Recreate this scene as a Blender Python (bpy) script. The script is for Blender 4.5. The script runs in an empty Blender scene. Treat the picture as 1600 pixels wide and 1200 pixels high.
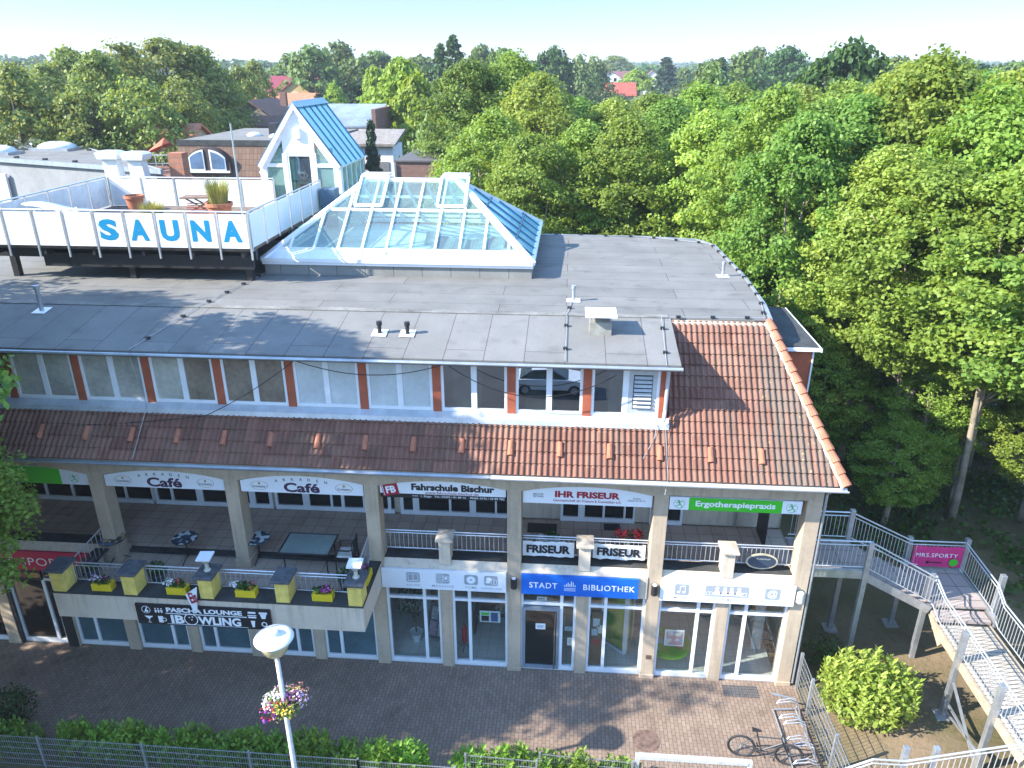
import bpy, math, random
import numpy as np
from mathutils import Vector, Matrix
SC = bpy.context.scene
COL = SC.collection
R = math.radians
# ---------------- camera, sky, sun, exposure ----------------
cd = bpy.data.cameras.new("camera"); cam = bpy.data.objects.new("camera", cd); COL.objects.link(cam)
cam.location = (0, 0, 16.5); cam.rotation_euler = (R(67.2), 0, R(4.3))
cd.sensor_width = 36; cd.lens = 1177/1600*36; cd.clip_start = .1; cd.clip_end = 6000
SC.camera = cam
SUN_EL, SUN_AZ = 33.5, 20.0            # the light travels towards +X, turned SUN_AZ towards +Y
W = bpy.data.worlds.new("World"); SC.world = W; W.use_nodes = True
wn = W.node_tree.nodes; wl = W.node_tree.links
bg = wn["Background"]; sky = wn.new("ShaderNodeTexSky"); sky.sky_type = 'NISHITA'
sky.sun_disc = False; sky.sun_elevation = R(SUN_EL); sky.sun_rotation = R(250)
sky.air_density = 1.0; sky.dust_density = .05; sky.ozone_density = 3.0; sky.altitude = 50
tint = wn.new("ShaderNodeMix"); tint.data_type = 'RGBA'; tint.blend_type = 'MULTIPLY'; tint.inputs[0].default_value = 1
tint.inputs[7].default_value = (.94, .98, 1.0, 1); wl.new(sky.outputs[0], tint.inputs[6]); bg.inputs[1].default_value = .15
tc = wn.new("ShaderNodeTexCoord"); sx = wn.new("ShaderNodeSeparateXYZ"); mr = wn.new("ShaderNodeMapRange"); wl.new(tc.outputs["Generated"], sx.inputs[0]); wl.new(sx.outputs[2], mr.inputs[0])
mr.inputs[1].default_value = .085; mr.inputs[2].default_value = .42; mr.inputs[3].default_value = 0; mr.inputs[4].default_value = 1; lc = wn.new("ShaderNodeMix"); lc.data_type = 'RGBA'; lc.inputs[6].default_value = (.235, .245, .275, 1); lc.inputs[7].default_value = (1.15, 1.15, 1.15, 1); wl.new(mr.outputs[0], lc.inputs[0])   # low sky colour dimmed and cooled by hand, upper sky raised
low = wn.new("ShaderNodeMix"); low.data_type = 'RGBA'; low.blend_type = 'MULTIPLY'; low.inputs[0].default_value = 1; wl.new(tint.outputs[2], low.inputs[6]); wl.new(lc.outputs[2], low.inputs[7]); wl.new(low.outputs[2], bg.inputs[0])
sd = bpy.data.lights.new("sun", 'SUN'); sun = bpy.data.objects.new("sun", sd); COL.objects.link(sun)
sd.energy = 3.1; sd.angle = R(.53); sd.color = (1, .95, .86)
dv = Vector((math.cos(R(SUN_EL))*math.cos(R(SUN_AZ)), math.cos(R(SUN_EL))*math.sin(R(SUN_AZ)), -math.sin(R(SUN_EL))))
sun.rotation_euler = dv.to_track_quat('-Z', 'Y').to_euler(); sun.location = (-40, -20, 60)
SC.view_settings.view_transform = 'Standard'; SC.view_settings.look = 'None'
SC.view_settings.exposure = 2.15; SC.view_settings.gamma = 1
SC.render.engine = 'CYCLES'
try:
    SC.cycles.max_bounces = 7; SC.cycles.diffuse_bounces = 3; SC.cycles.glossy_bounces = 3
    SC.cycles.transmission_bounces = 4; SC.cycles.transparent_max_bounces = 12; SC.cycles.caustics_reflective = False
    SC.cycles.caustics_refractive = False
except Exception: pass

# ---------------- materials ----------------
def nm(name):
    m = bpy.data.materials.new(name); m.use_nodes = True
    nt = m.node_tree; return m, nt, nt.nodes["Principled BSDF"]
def nd(nt, t, **kw):
    n = nt.nodes.new(t)
    for k, v in kw.items(): setattr(n, k, v)
    return n
def mathn(nt, op, a, b=None, c=None):
    n = nd(nt, "ShaderNodeMath", operation=op)
    for i, v in enumerate((a, b, c)):
        if v is None: continue
        if isinstance(v, (int, float)): n.inputs[i].default_value = v
        else: nt.links.new(v, n.inputs[i])
    return n.outputs[0]
def mix(nt, fac, a, b, mode='MIX'):
    n = nd(nt, "ShaderNodeMix", data_type='RGBA', blend_type=mode)
    for i, v in ((0, fac), (6, a), (7, b)):
        if isinstance(v, (int, float)): n.inputs[i].default_value = v
        elif isinstance(v, tuple): n.inputs[i].default_value = (*v[:3], 1)
        else: nt.links.new(v, n.inputs[i])
    return n.outputs[2]
def noise(nt, scale, detail=4, vec=None, rough=.55):
    n = nd(nt, "ShaderNodeTexNoise"); n.inputs["Scale"].default_value = scale
    n.inputs["Detail"].default_value = detail; n.inputs["Roughness"].default_value = rough
    if vec is not None: nt.links.new(vec, n.inputs["Vector"])
    return n.outputs[0]
def gpos(nt):
    return nd(nt, "ShaderNodeNewGeometry").outputs["Position"]
def scaled(nt, vec, s):
    n = nd(nt, "ShaderNodeMapping"); nt.links.new(vec, n.inputs[0]); n.inputs["Scale"].default_value = s
    return n.outputs[0]
def ramp(nt, fac, lo, hi):
    n = nd(nt, "ShaderNodeMapRange"); nt.links.new(fac, n.inputs[0])
    n.inputs[1].default_value = lo; n.inputs[2].default_value = hi
    return n.outputs[0]
def bump(nt, b, h, strength=.3, dist=.02):
    n = nd(nt, "ShaderNodeBump"); n.inputs["Strength"].default_value = strength; n.inputs["Distance"].default_value = dist
    nt.links.new(h, n.inputs["Height"]); nt.links.new(n.outputs[0], b.inputs["Normal"])
MC = {}
def mat(name, col=(.5, .5, .5), rough=.6, metal=0, var=.12, scale=3.0, bmp=0.0, bscale=60, spec=.5, streak=0.0):
    """plain surface with blotchy wear: two noises in world space"""
    if name in MC: return MC[name]
    m, nt, b = nm(name); MC[name] = m
    P = gpos(nt)
    n1 = noise(nt, scale, 5, P); n2 = noise(nt, scale*9, 3, P)
    f = mathn(nt, 'ADD', mathn(nt, 'MULTIPLY', n1, .7), mathn(nt, 'MULTIPLY', n2, .3))
    d = tuple(c*(1-2.2*var) for c in col); l = tuple(min(1, c*(1+1.2*var)) for c in col)
    c = mix(nt, ramp(nt, f, .3, .7), d, l)
    if streak:
        s = noise(nt, 1, 4, scaled(nt, P, (7, 7, .5)))
        c = mix(nt, mathn(nt, 'MULTIPLY', ramp(nt, s, .5, .75), streak), c, tuple(x*.45 for x in col))
    nt.links.new(c, b.inputs["Base Color"])
    b.inputs["Roughness"].default_value = rough; b.inputs["Metallic"].default_value = metal
    b.inputs["Specular IOR Level"].default_value = spec
    if bmp: bump(nt, b, noise(nt, bscale, 3, P), bmp, .01)
    return m
def glass(name, tint=(.8, .9, .88), refl=.12, rough=.0, milk=0):
    """thin pane: mirror-like reflection over a tinted see-through sheet"""
    if name in MC: return MC[name]
    m, nt, b = nm(name); MC[name] = m
    nt.nodes.remove(b); o = nt.nodes["Material Output"]
    t = nd(nt, "ShaderNodeBsdfTransparent"); t.inputs[0].default_value = (*tint, 1)
    g = nd(nt, "ShaderNodeBsdfGlossy"); g.inputs["Roughness"].default_value = rough; g.inputs[0].default_value = (.95, .97, 1, 1)
    fr = nd(nt, "ShaderNodeLayerWeight"); fr.inputs[0].default_value = .5
    f = mathn(nt, 'ADD', mathn(nt, 'MULTIPLY', mathn(nt, 'POWER', fr.outputs[1], 4.0), .7), .03+refl*.6)
    x = nd(nt, "ShaderNodeMixShader"); nt.links.new(f, x.inputs[0]); nt.links.new(t.outputs[0], x.inputs[1]); nt.links.new(g.outputs[0], x.inputs[2])
    if milk:
        df = nd(nt, "ShaderNodeBsdfDiffuse"); df.inputs[0].default_value = (.55, .66, .63, 1); y = nd(nt, "ShaderNodeMixShader"); y.inputs[0].default_value = milk
        nt.links.new(x.outputs[0], y.inputs[1]); nt.links.new(df.outputs[0], y.inputs[2]); x = y
    nt.links.new(x.outputs[0], o.inputs[0]); return m
def pane(name, col, rough=.04, var=.15, coat=.5):
    if name in MC: return MC[name]
    m = mat(name, col, rough, 0, var, .9, spec=coat); return m
def brickmat(name, c1, c2, mortar, sx, sy, plane='XY', off=.5, m=.012, rough=.8, var=.25, dirt=0, bmp=.4):
    if name in MC: return MC[name]
    mt, nt, b = nm(name); MC[name] = mt
    P = gpos(nt)
    if plane == 'XZ':
        s = nd(nt, "ShaderNodeSeparateXYZ"); nt.links.new(P, s.inputs[0]); c = nd(nt, "ShaderNodeCombineXYZ")
        nt.links.new(s.outputs[0], c.inputs[0]); nt.links.new(s.outputs[2], c.inputs[1]); V = c.outputs[0]
    elif plane == 'YX':
        s = nd(nt, "ShaderNodeSeparateXYZ"); nt.links.new(P, s.inputs[0]); c = nd(nt, "ShaderNodeCombineXYZ")
        nt.links.new(s.outputs[1], c.inputs[0]); nt.links.new(s.outputs[0], c.inputs[1]); V = c.outputs[0]
    else: V = P
    t = nd(nt, "ShaderNodeTexBrick"); nt.links.new(V, t.inputs["Vector"]); t.offset = off
    t.inputs["Scale"].default_value = 1; t.inputs["Brick Width"].default_value = sx; t.inputs["Row Height"].default_value = sy
    t.inputs["Mortar Size"].default_value = m; t.inputs["Color1"].default_value = (*c1, 1); t.inputs["Color2"].default_value = (*c2, 1); t.inputs["Mortar"].default_value = (*mortar, 1)
    n = noise(nt, .8, 6, P); n2 = noise(nt, 14, 3, P)
    c = mix(nt, 1.0, t.outputs[0], mix(nt, n, (1-var,)*3, (1+var*.6,)*3), 'MULTIPLY')
    c = mix(nt, .5, c, mix(nt, n2, (.75,)*3, (1.2,)*3), 'MULTIPLY')
    if dirt: c = mix(nt, mathn(nt, 'MULTIPLY', ramp(nt, noise(nt, 1.7, 6, P), .55, .75), dirt), c, tuple(x*.35 for x in c1))
    nt.links.new(c, b.inputs["Base Color"]); b.inputs["Roughness"].default_value = rough; b.inputs["Specular IOR Level"].default_value = .3
    bump(nt, b, mathn(nt, 'SUBTRACT', 1, t.outputs[1]), bmp, .01)
    return mt
def leafmat(name, c1, c2, trans=.4, tip=None):
    if name in MC: return MC[name]
    m, nt, b = nm(name); MC[name] = m
    nt.nodes.remove(b); o = nt.nodes["Material Output"]
    g = nd(nt, "ShaderNodeNewGeometry"); oi = nd(nt, "ShaderNodeObjectInfo")
    c = mix(nt, g.outputs["Random Per Island"], c1, c2)
    big = noise(nt, .55, 3, g.outputs["Position"])
    c = mix(nt, .55, c, mix(nt, ramp(nt, big, .3, .7), (.62, .66, .6), (1.3, 1.22, 1.15)), 'MULTIPLY')
    h = nd(nt, "ShaderNodeHueSaturation"); nt.links.new(c, h.inputs["Color"])
    nt.links.new(mathn(nt, 'ADD', mathn(nt, 'MULTIPLY', oi.outputs["Random"], .026), .486), h.inputs["Hue"])
    nt.links.new(mathn(nt, 'ADD', mathn(nt, 'MULTIPLY', oi.outputs["Random"], .36), .84), h.inputs["Value"])
    d = nd(nt, "ShaderNodeBsdfPrincipled"); d.inputs["Roughness"].default_value = .5; d.inputs["Specular IOR Level"].default_value = .25
    t = nd(nt, "ShaderNodeBsdfTranslucent")
    nt.links.new(h.outputs[0], d.inputs["Base Color"])
    tc = mix(nt, 1.0, h.outputs[0], (1.5, 1.35, .7), 'MULTIPLY'); nt.links.new(tc, t.inputs[0])
    x = nd(nt, "ShaderNodeMixShader"); x.inputs[0].default_value = trans
    nt.links.new(d.outputs[0], x.inputs[1]); nt.links.new(t.outputs[0], x.inputs[2]); nt.links.new(x.outputs[0], o.inputs[0])
    return m

# ---------------- mesh and object helpers ----------------
WL = {}                                     # world place of each thing / part (no rotations on parents that are built in place)
def props(o, label=None, cat=None, group=None, kind=None):
    if label: o["label"] = label
    if cat: o["category"] = cat
    if group: o["group"] = group
    if kind: o["kind"] = kind
    return o
def thing(name, label, cat, loc=(0, 0, 0), group=None):
    o = bpy.data.objects.new(name, None); COL.objects.link(o); o.location = loc; o.empty_display_size = .2
    WL[o.name] = Vector(loc); return props(o, label, cat, group)
class MB:
    def __init__(s): s.v = []; s.f = []; s.m = []; s.k = 0
    def add(s, vs, fs):
        n = len(s.v); s.v += [tuple(p) for p in vs]
        for f in fs: s.f.append([i+n for i in f]); s.m.append(s.k)
        return s
    def box(s, x0, x1, y0, y1, z0, z1):
        return s.add([(x0,y0,z0),(x1,y0,z0),(x1,y1,z0),(x0,y1,z0),(x0,y0,z1),(x1,y0,z1),(x1,y1,z1),(x0,y1,z1)],
                     [(0,3,2,1),(4,5,6,7),(0,1,5,4),(1,2,6,5),(2,3,7,6),(3,0,4,7)])
    def poly(s, *p): return s.add(p, [tuple(range(len(p)))])
    def prism(s, pts, ax, a, b):
        """2-D outline extruded along axis ax from a to b"""
        def P(u, v, w): return {'y': (u, w, v), 'x': (w, u, v), 'z': (u, v, w)}[ax]
        n = len(pts); vs = [P(u, v, a) for u, v in pts]+[P(u, v, b) for u, v in pts]
        fs = [tuple(range(n))[::-1], tuple(range(n, 2*n))]+[(i, (i+1) % n, n+(i+1) % n, n+i) for i in range(n)]
        return s.add(vs, fs)
    def bar(s, p, q, w, h=None, up=(0, 0, 1)):
        p = Vector(p); q = Vector(q); h = h or w; d = (q-p).normalized(); u = Vector(up)
        if abs(d.dot(u)) > .98: u = Vector((0, 1, 0))
        a = d.cross(u).normalized()*w/2; b = a.cross(d).normalized()*h/2
        vs = [p-a-b, p+a-b, p+a+b, p-a+b, q-a-b, q+a-b, q+a+b, q-a+b]
        return s.add(vs, [(0,1,2,3),(7,6,5,4),(0,4,5,1),(1,5,6,2),(2,6,7,3),(3,7,4,0)])
    def tube(s, pts, r, n=8, r1=None, cap=True):
        pts = [Vector(p) for p in pts]; L = len(pts); vs = []; fs = []; ref = None
        for i, p in enumerate(pts):
            d = (pts[min(i+1, L-1)]-pts[max(i-1, 0)]).normalized()
            if ref is None: ref = d.orthogonal().normalized()
            ref = (ref-d*ref.dot(d)).normalized(); b = d.cross(ref)
            rr = r if r1 is None else r+(r1-r)*i/(L-1)
            if isinstance(r, (list, tuple)): rr = r[i]
            for k in range(n):
                a = 2*math.pi*k/n; vs.append(p+(ref*math.cos(a)+b*math.sin(a))*rr)
        for i in range(L-1):
            for k in range(n): fs.append((i*n+k, i*n+(k+1) % n, (i+1)*n+(k+1) % n, (i+1)*n+k))
        if cap: fs.append(tuple(range(n))[::-1]); fs.append(tuple(range((L-1)*n, L*n)))
        return s.add(vs, fs)
    def lathe(s, prof, c=(0, 0, 0), n=24):
        vs = []; fs = []; L = len(prof)
        for r, z in prof:
            for k in range(n):
                a = 2*math.pi*k/n; vs.append((c[0]+r*math.cos(a), c[1]+r*math.sin(a), c[2]+z))
        for i in range(L-1):
            for k in range(n): fs.append((i*n+k, i*n+(k+1) % n, (i+1)*n+(k+1) % n, (i+1)*n+k))
        fs.append(tuple(range(n))[::-1]); fs.append(tuple(range((L-1)*n, L*n)))
        return s.add(vs, fs)
    def torus(s, c, R_, r, ax, n=36, k=8):
        c = Vector(c); ax = Vector(ax).normalized(); u = ax.orthogonal().normalized(); w = ax.cross(u); vs = []; fs = []
        for i in range(n):
            a = 2*math.pi*i/n; d = u*math.cos(a)+w*math.sin(a)
            for j in range(k):
                b = 2*math.pi*j/k; vs.append(c+d*(R_+r*math.cos(b))+ax*r*math.sin(b))
        for i in range(n):
            for j in range(k): fs.append((i*k+j, ((i+1) % n)*k+j, ((i+1) % n)*k+(j+1) % k, i*k+(j+1) % k))
        return s.add(vs, fs)
    def blob(s, c, rx, ry, rz, n=12, m=8):
        prof = [(math.sin(math.pi*i/m), -math.cos(math.pi*i/m)) for i in range(m+1)]
        vs = []; fs = []
        for r, z in prof:
            for k in range(n):
                a = 2*math.pi*k/n; vs.append((c[0]+rx*max(r, .02)*math.cos(a), c[1]+ry*max(r, .02)*math.sin(a), c[2]+rz*z))
        for i in range(m):
            for k in range(n): fs.append((i*n+k, i*n+(k+1) % n, (i+1)*n+(k+1) % n, (i+1)*n+k))
        return s.add(vs, fs)
    def leaves(s, rng, c, rad, n, size, flat=.6, up=.5):
        """n leaf quads scattered through an ellipsoid"""
        for _ in range(n):
            d = Vector((rng.gauss(0, 1), rng.gauss(0, 1), rng.gauss(0, 1))).normalized()*rng.random()**.4
            p = Vector((c[0]+d.x*rad[0], c[1]+d.y*rad[1], c[2]+d.z*rad[2]))
            nr = (d+Vector((rng.gauss(0, flat), rng.gauss(0, flat), up+rng.gauss(0, flat)))).normalized()
            a = nr.orthogonal().normalized(); b = nr.cross(a); t = rng.random()*6.28
            a, b = a*math.cos(t)+b*math.sin(t), b*math.cos(t)-a*math.sin(t); z = size*rng.uniform(.7, 1.3)
            s.add([p-a*z*.5, p-b*z*.36, p+a*z*.5, p+b*z*.36], [(0, 1, 2, 3)])
        return s
    def build(s, name, mt, parent=None, smooth=False, label=None, cat=None, group=None, kind=None, recalc=False, loc=None, bev=0):
        if parent is not None: o0 = WL[parent.name]
        elif loc is not None: o0 = Vector(loc)
        else:
            a = np.array(s.v); o0 = Vector(((a[:, 0].min()+a[:, 0].max())/2, (a[:, 1].min()+a[:, 1].max())/2, a[:, 2].min()))
        me = bpy.data.meshes.new(name)
        me.from_pydata([(x-o0.x, y-o0.y, z-o0.z) for x, y, z in s.v], [], s.f)
        for q in (mt if isinstance(mt, (list, tuple)) else [mt]): me.materials.append(q)
        if isinstance(mt, (list, tuple)): me.polygons.foreach_set("material_index", s.m)
        if smooth: me.polygons.foreach_set("use_smooth", [True]*len(me.polygons))
        me.update()
        o = bpy.data.objects.new(name, me); COL.objects.link(o)
        if parent is not None: o.parent = parent
        else: o.location = o0
        if bev:
            b = o.modifiers.new("bevel", 'BEVEL'); b.width = bev; b.segments = 2; b.limit_method = 'ANGLE'
        WL[o.name] = o0.copy()
        return props(o, label, cat, group, kind)
def copy_tree(o, parent=None, loc=None, rz=None, label=None):
    c = o.copy(); COL.objects.link(c); c.parent = parent
    if loc is not None: c.location = loc; WL[c.name] = Vector(loc)
    if rz is not None: c.rotation_euler = (0, 0, rz)
    if label: c["label"] = label
    for ch in list(o.children): copy_tree(ch, c)
    return c
_fc = {}
def letters(s, w=None, h=.1, bold=0.0, shear=0.0, spacing=1.0):
    """outline of a line of text as triangles, centred on 0, w wide and h tall"""
    cu = bpy.data.curves.new("t", 'FONT'); cu.body = s; cu.offset = bold; cu.shear = shear; cu.space_character = spacing
    cu.resolution_u = 3; cu.fill_mode = 'FRONT'
    o = bpy.data.objects.new("t", cu); me = o.to_mesh()
    v = [(p.co.x, p.co.y) for p in me.vertices]; f = [list(p.vertices) for p in me.polygons]
    o.to_mesh_clear(); bpy.data.objects.remove(o); bpy.data.curves.remove(cu)
    x0 = min(a for a, b in v); x1 = max(a for a, b in v); y0 = min(b for a, b in v); y1 = max(b for a, b in v)
    sy = h/(y1-y0); sx = (w/(x1-x0)) if w else sy
    return [((a-(x0+x1)/2)*sx, (b-(y0+y1)/2)*sy) for a, b in v], f
def text(mb, s, c, w=None, h=.1, bold=0, shear=0, spacing=1.0, ux=(1, 0, 0), uy=(0, 0, 1), arc=0.0, rot=0.0):
    v, f = letters(s, w, h, bold, shear, spacing); ux = Vector(ux); uy = Vector(uy); c = Vector(c)
    cr, sr = math.cos(rot), math.sin(rot)
    mb.add([c+ux*(a*cr-b*sr)+uy*(a*sr+b*cr-arc*a*a) for a, b in v], f); return mb
def disc(mb, c, r, ry=None, n=20, ux=(1, 0, 0), uy=(0, 0, 1), r0=None):
    ux = Vector(ux); uy = Vector(uy); c = Vector(c); ry = ry or r
    P = [c+ux*r*math.cos(2*math.pi*k/n)+uy*ry*math.sin(2*math.pi*k/n) for k in range(n)]
    if r0:
        Q = [c+ux*r0*math.cos(2*math.pi*k/n)+uy*r0*ry/r*math.sin(2*math.pi*k/n) for k in range(n)]
        mb.add(P+Q, [(k, (k+1) % n, n+(k+1) % n, n+k) for k in range(n)])
    else: mb.add(P, [tuple(range(n))])
    return mb
def rect(mb, x0, x1, y, z0, z1): return mb.poly((x0, y, z0), (x1, y, z0), (x1, y, z1), (x0, y, z1))
def shape(mb, pts, c, s, y=None):
    """flat glyph given as 2-D outline, facing -Y"""
    return mb.poly(*[(c[0]+a*s, c[1], c[2]+b*s) for a, b in pts])
# ---------------- the setting ----------------
def groundmat():
    m, nt, b = nm("earth"); P = gpos(nt)
    n = noise(nt, .35, 6, P); n2 = noise(nt, 9, 5, P); n3 = noise(nt, .02, 4, P)
    c = mix(nt, ramp(nt, n, .35, .65), (.23, .165, .105), (.115, .095, .045))
    c = mix(nt, mathn(nt, 'MULTIPLY', ramp(nt, n2, .52, .75), .6), c, (.07, .085, .025))
    c = mix(nt, ramp(nt, n3, .45, .6), c, (.06, .085, .03))
    c = mix(nt, .6, c, mix(nt, noise(nt, 30, 3, P), (.5,)*3, (1.5,)*3), 'MULTIPLY')
    nt.links.new(c, b.inputs["Base Color"]); b.inputs["Roughness"].default_value = .95; b.inputs["Specular IOR Level"].default_value = .15
    bump(nt, b, n2, .6, .05); return m
EARTH = groundmat()
mb = MB()
xs = [-1850, -800, -200, -60, -30, 6.9, 8, 9, 10, 11, 12.5, 14, 16, 18, 22, 60, 200, 800, 1850]
ys = [-38, -20, 12.9, 14, 15.5, 17, 18.5, 20, 22, 25, 28, 32, 60, 200, 800, 2060]
rg = random.Random(3)
def gz(x, y):
    if 7.5 < x < 60 and 12.9 < y < 60: return .02+.25*rg.random()*min(1, (x-7)/3)
    return 0
vs = [(x, y, gz(x, y)) for y in ys for x in xs]; nx = len(xs)
mb.add(vs, [(j*nx+i, j*nx+i+1, (j+1)*nx+i+1, (j+1)*nx+i) for j in range(len(ys)-1) for i in range(nx-1)])
mb.build("ground", EARTH, kind="structure", loc=(0, 0, 0), smooth=True)
PAVE = brickmat("clinker_paving", (.245, .172, .127), (.295, .22, .165), (.14, .105, .082), .21, .105, 'YX', m=.008, rough=.75, var=.4, dirt=.5)
MB().box(-30, 6.9, 13.75, 17.9, -.2, .012).build("pavement", PAVE, kind="structure")
ASPH = mat("asphalt", (.055, .055, .058), .85, var=.2, scale=.8, bmp=.4, bscale=120)
MB().box(-60, 60, -14, 11.6, -.2, .008).build("street", ASPH, kind="structure")
KERB = mat("kerb_stone", (.3, .29, .27), .8, var=.15)
MB().box(-60, 60, 11.6, 11.75, -.2, .12).build("kerb", KERB, kind="structure")
mb = MB().box(-60, 60, 11.75, 12.85, -.2, .06); mb.build("verge", EARTH, kind="structure")

# ---------------- colours of the place ----------------
PL = mat("beige_plaster", (.50, .39, .275), .85, var=.10, scale=1.2, bmp=.25, bscale=180, streak=.5)
PLL = mat("pale_plaster", (.62, .52, .40), .85, var=.07, scale=1.2, bmp=.2, bscale=180, streak=.55)
WHF = mat("white_frame", (.78, .79, .80), .4, var=.04)
WHP = mat("white_plate", (.80, .81, .83), .35, var=.03, scale=1.0)
DKF = mat("dark_felt", (.05, .052, .05), .9, var=.3, scale=2, bmp=.3)
ZINC = mat("zinc_sheet", (.42, .44, .46), .45, .6, var=.15, scale=2)
GALV = mat("galvanised_steel", (.52, .54, .56), .42, .75, var=.14, scale=4)
RAIL = mat("rail_steel", (.62, .63, .64), .35, .55, var=.1)
BLK = mat("black_metal", (.02, .02, .022), .5)
DARKIN = mat("dark_interior", (.055, .055, .055), .9)
RED = mat("orange_render", (.40, .10, .045), .8, var=.12, scale=4)
GLS = glass("clear_glass", (.80, .88, .86), .10)
SHOPG = glass("shop_glass", (.90, .94, .93), .10)
TEAL = pane("frosted_teal_glass", (.075, .135, .155), .08, .2, .9)
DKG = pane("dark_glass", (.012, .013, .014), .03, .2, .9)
FLRT = brickmat("terrace_tile", (.48, .37, .29), (.54, .43, .35), (.2, .16, .13), .42, .42, 'XY', off=0, m=.008, rough=.6, var=.25, bmp=.2, dirt=.25)
FLRD = brickmat("arcade_tile", (.46, .35, .275), (.52, .41, .33), (.2, .16, .13), .42, .42, 'XY', off=0, m=.008, rough=.65, var=.35, bmp=.2, dirt=.35)
INTF = brickmat("interior_floor", (.70, .68, .63), (.74, .72, .67), (.42, .41, .39), .3, .3, 'XY', off=0, m=.006, rough=.4, var=.1)
FELT = brickmat("roof_felt_sheets", (.172, .166, .150), (.20, .192, .174), (.075, .055, .052), 5.2, 1.0, 'XY', off=.37, m=.010, rough=.9, var=.38, bmp=.3, dirt=.45)
FELT2 = brickmat("dormer_felt_strips", (.178, .172, .158), (.202, .195, .18), (.08, .06, .058), 9, 1.02, 'YX', off=.5, m=.009, rough=.9, var=.32, bmp=.3, dirt=.35)
TEALR = mat("blue_glass_sky_sheen", (.20, .54, .64), .12, .05, var=.1, scale=1, spec=.9)  # blue tinted glass, with reflected sky mixed into its base colour
def tilemat():
    m, nt, b = nm("clay_tiles"); P = gpos(nt); s = nd(nt, "ShaderNodeSeparateXYZ"); nt.links.new(P, s.inputs[0])
    ix = mathn(nt, 'FLOOR', mathn(nt, 'DIVIDE', s.outputs[0], .30)); iz = mathn(nt, 'FLOOR', mathn(nt, 'DIVIDE', mathn(nt, 'SUBTRACT', s.outputs[2], 6.9), .2263))
    cx = nd(nt, "ShaderNodeCombineXYZ"); nt.links.new(ix, cx.inputs[0]); nt.links.new(iz, cx.inputs[1])
    w = nd(nt, "ShaderNodeTexWhiteNoise"); nt.links.new(cx.outputs[0], w.inputs[0])
    c = mix(nt, w.outputs[0], (.165, .072, .047), (.25, .12, .082))
    n = noise(nt, 1.1, 6, P); n2 = noise(nt, 11, 4, P)
    c = mix(nt, mathn(nt, 'MULTIPLY', ramp(nt, n, .48, .72), .45), c, (.21, .15, .10))
    c = mix(nt, .5, c, mix(nt, n2, (.6,)*3, (1.35,)*3), 'MULTIPLY')
    c = mix(nt, mathn(nt, 'MULTIPLY', ramp(nt, noise(nt, 1, 4, scaled(nt, P, (5, .7, .7))), .5, .72), .6), c, (.115, .075, .055))
    # weathered strip near the hip
    ws = mathn(nt, 'MULTIPLY', ramp(nt, s.outputs[0], 4.6, 5.4), ramp(nt, noise(nt, 1.3, 5, scaled(nt, P, (3, .5, .5))), .42, .56))
    c = mix(nt, mathn(nt, 'MULTIPLY', ws, .75), c, (.13, .105, .08))
    sp = mathn(nt, 'MULTIPLY', mathn(nt, 'MULTIPLY', ramp(nt, noise(nt, 9, 2, P), .68, .72), ramp(nt, s.outputs[0], 4, 5.5)), .8)
    c = mix(nt, sp, c, (.38, .30, .13))
    nt.links.new(c, b.inputs["Base Color"]); b.inputs["Roughness"].default_value = .7; b.inputs["Specular IOR Level"].default_value = .3
    return m
TILE = tilemat()
CAP = mat("ridge_clay", (.42, .15, .08), .75, var=.15, scale=5)

# ---------------- the arcade building ----------------
F = 17.26
B = thing("arcade_building", "long beige two storey arcade building with red tile mansard and grey felt flat roof", "building", (-5, F, 0))
XL = [-1.43+3.88*k for k in range(-6, 2)]            # left edges of the main pillars
XR = 6.36
bays = [(x+.38, (XL+[XR])[i+1]) for i, x in enumerate(XL)]
mids = [x+1.95 for x in XL]
for x in XL+[XR]:
    mb = MB().box(x, x+.38+(.01 if x == XR else 0), F, F+.5, 0, 6.2)
    if -14 < x < -5: mb.box(x-.05, x+.43, F-.05, F+.55, 3.3, 3.56)
    else: mb.box(x-.02, x+.40, F-.02, F+.2, 0, .14)
    mb.build("pillar", PL, B, bev=.012)
for x in mids: MB().box(x, x+.34, F+.03, F+.4, 0, 2.88).build("pillar", PL, B, bev=.01)
def arch_pts(a, b, z0, zs, zc, n=14):                # arched outline between a and b
    P = [(a, z0)]
    for i in range(n+1):
        t = i/n; P.append((a+(b-a)*t, zs+(zc-zs)*(1-(2*t-1)**2)))
    return P+[(b, z0)]
for i, (a, b) in enumerate(bays):
    flat = i == len(bays)-1
    P = [(a, 6.2), (a, 6.78), (b, 6.78), (b, 6.2)] if flat else [(a, 6.15), (a, 6.78), (b, 6.78), (b, 6.15)]+[(a+(b-a)*t, 6.15+.2*(1-(2*t-1)**2)) for t in [1-k/14 for k in range(1, 14)]]
    MB().prism(P, 'y', F+.005, F+.42).build("arch_wall", PL, B)
    # floor edge above the shops: cream slope, dark felt ledge
    if not -13.2 < a < -5.4:
        MB().prism([(F-.02, 2.86), (F-.02, 3.56), (F+.16, 3.74), (F+.16, 3.0), (F+.3, 2.86)], 'x', a, b).build("ledge", PLL, B)
        MB().prism([(F+.165, 3.1), (F+.165, 3.745), (F+.62, 3.72), (F+.62, 3.1)], 'x', a, b).build("parapet_top", DKF, B)
    else:
        MB().box(a, b, F+.42, F+.68, 2.9, 3.395).build("step_edge", DKF, B)
MB().box(-30, 6.74, F+.05, F+.7, 6.79, 6.87).build("eaves_beam", PL, B)
for x in XL+[XR]: MB().box(x, x+.38, F+.003, F+.45, 6.2, 6.785).build("arch_wall", PL, B)
MB().box(-30, 6.75, F+.625, 20.2, 3.15, 3.4).build("gallery_floor", FLRD, B)
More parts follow.
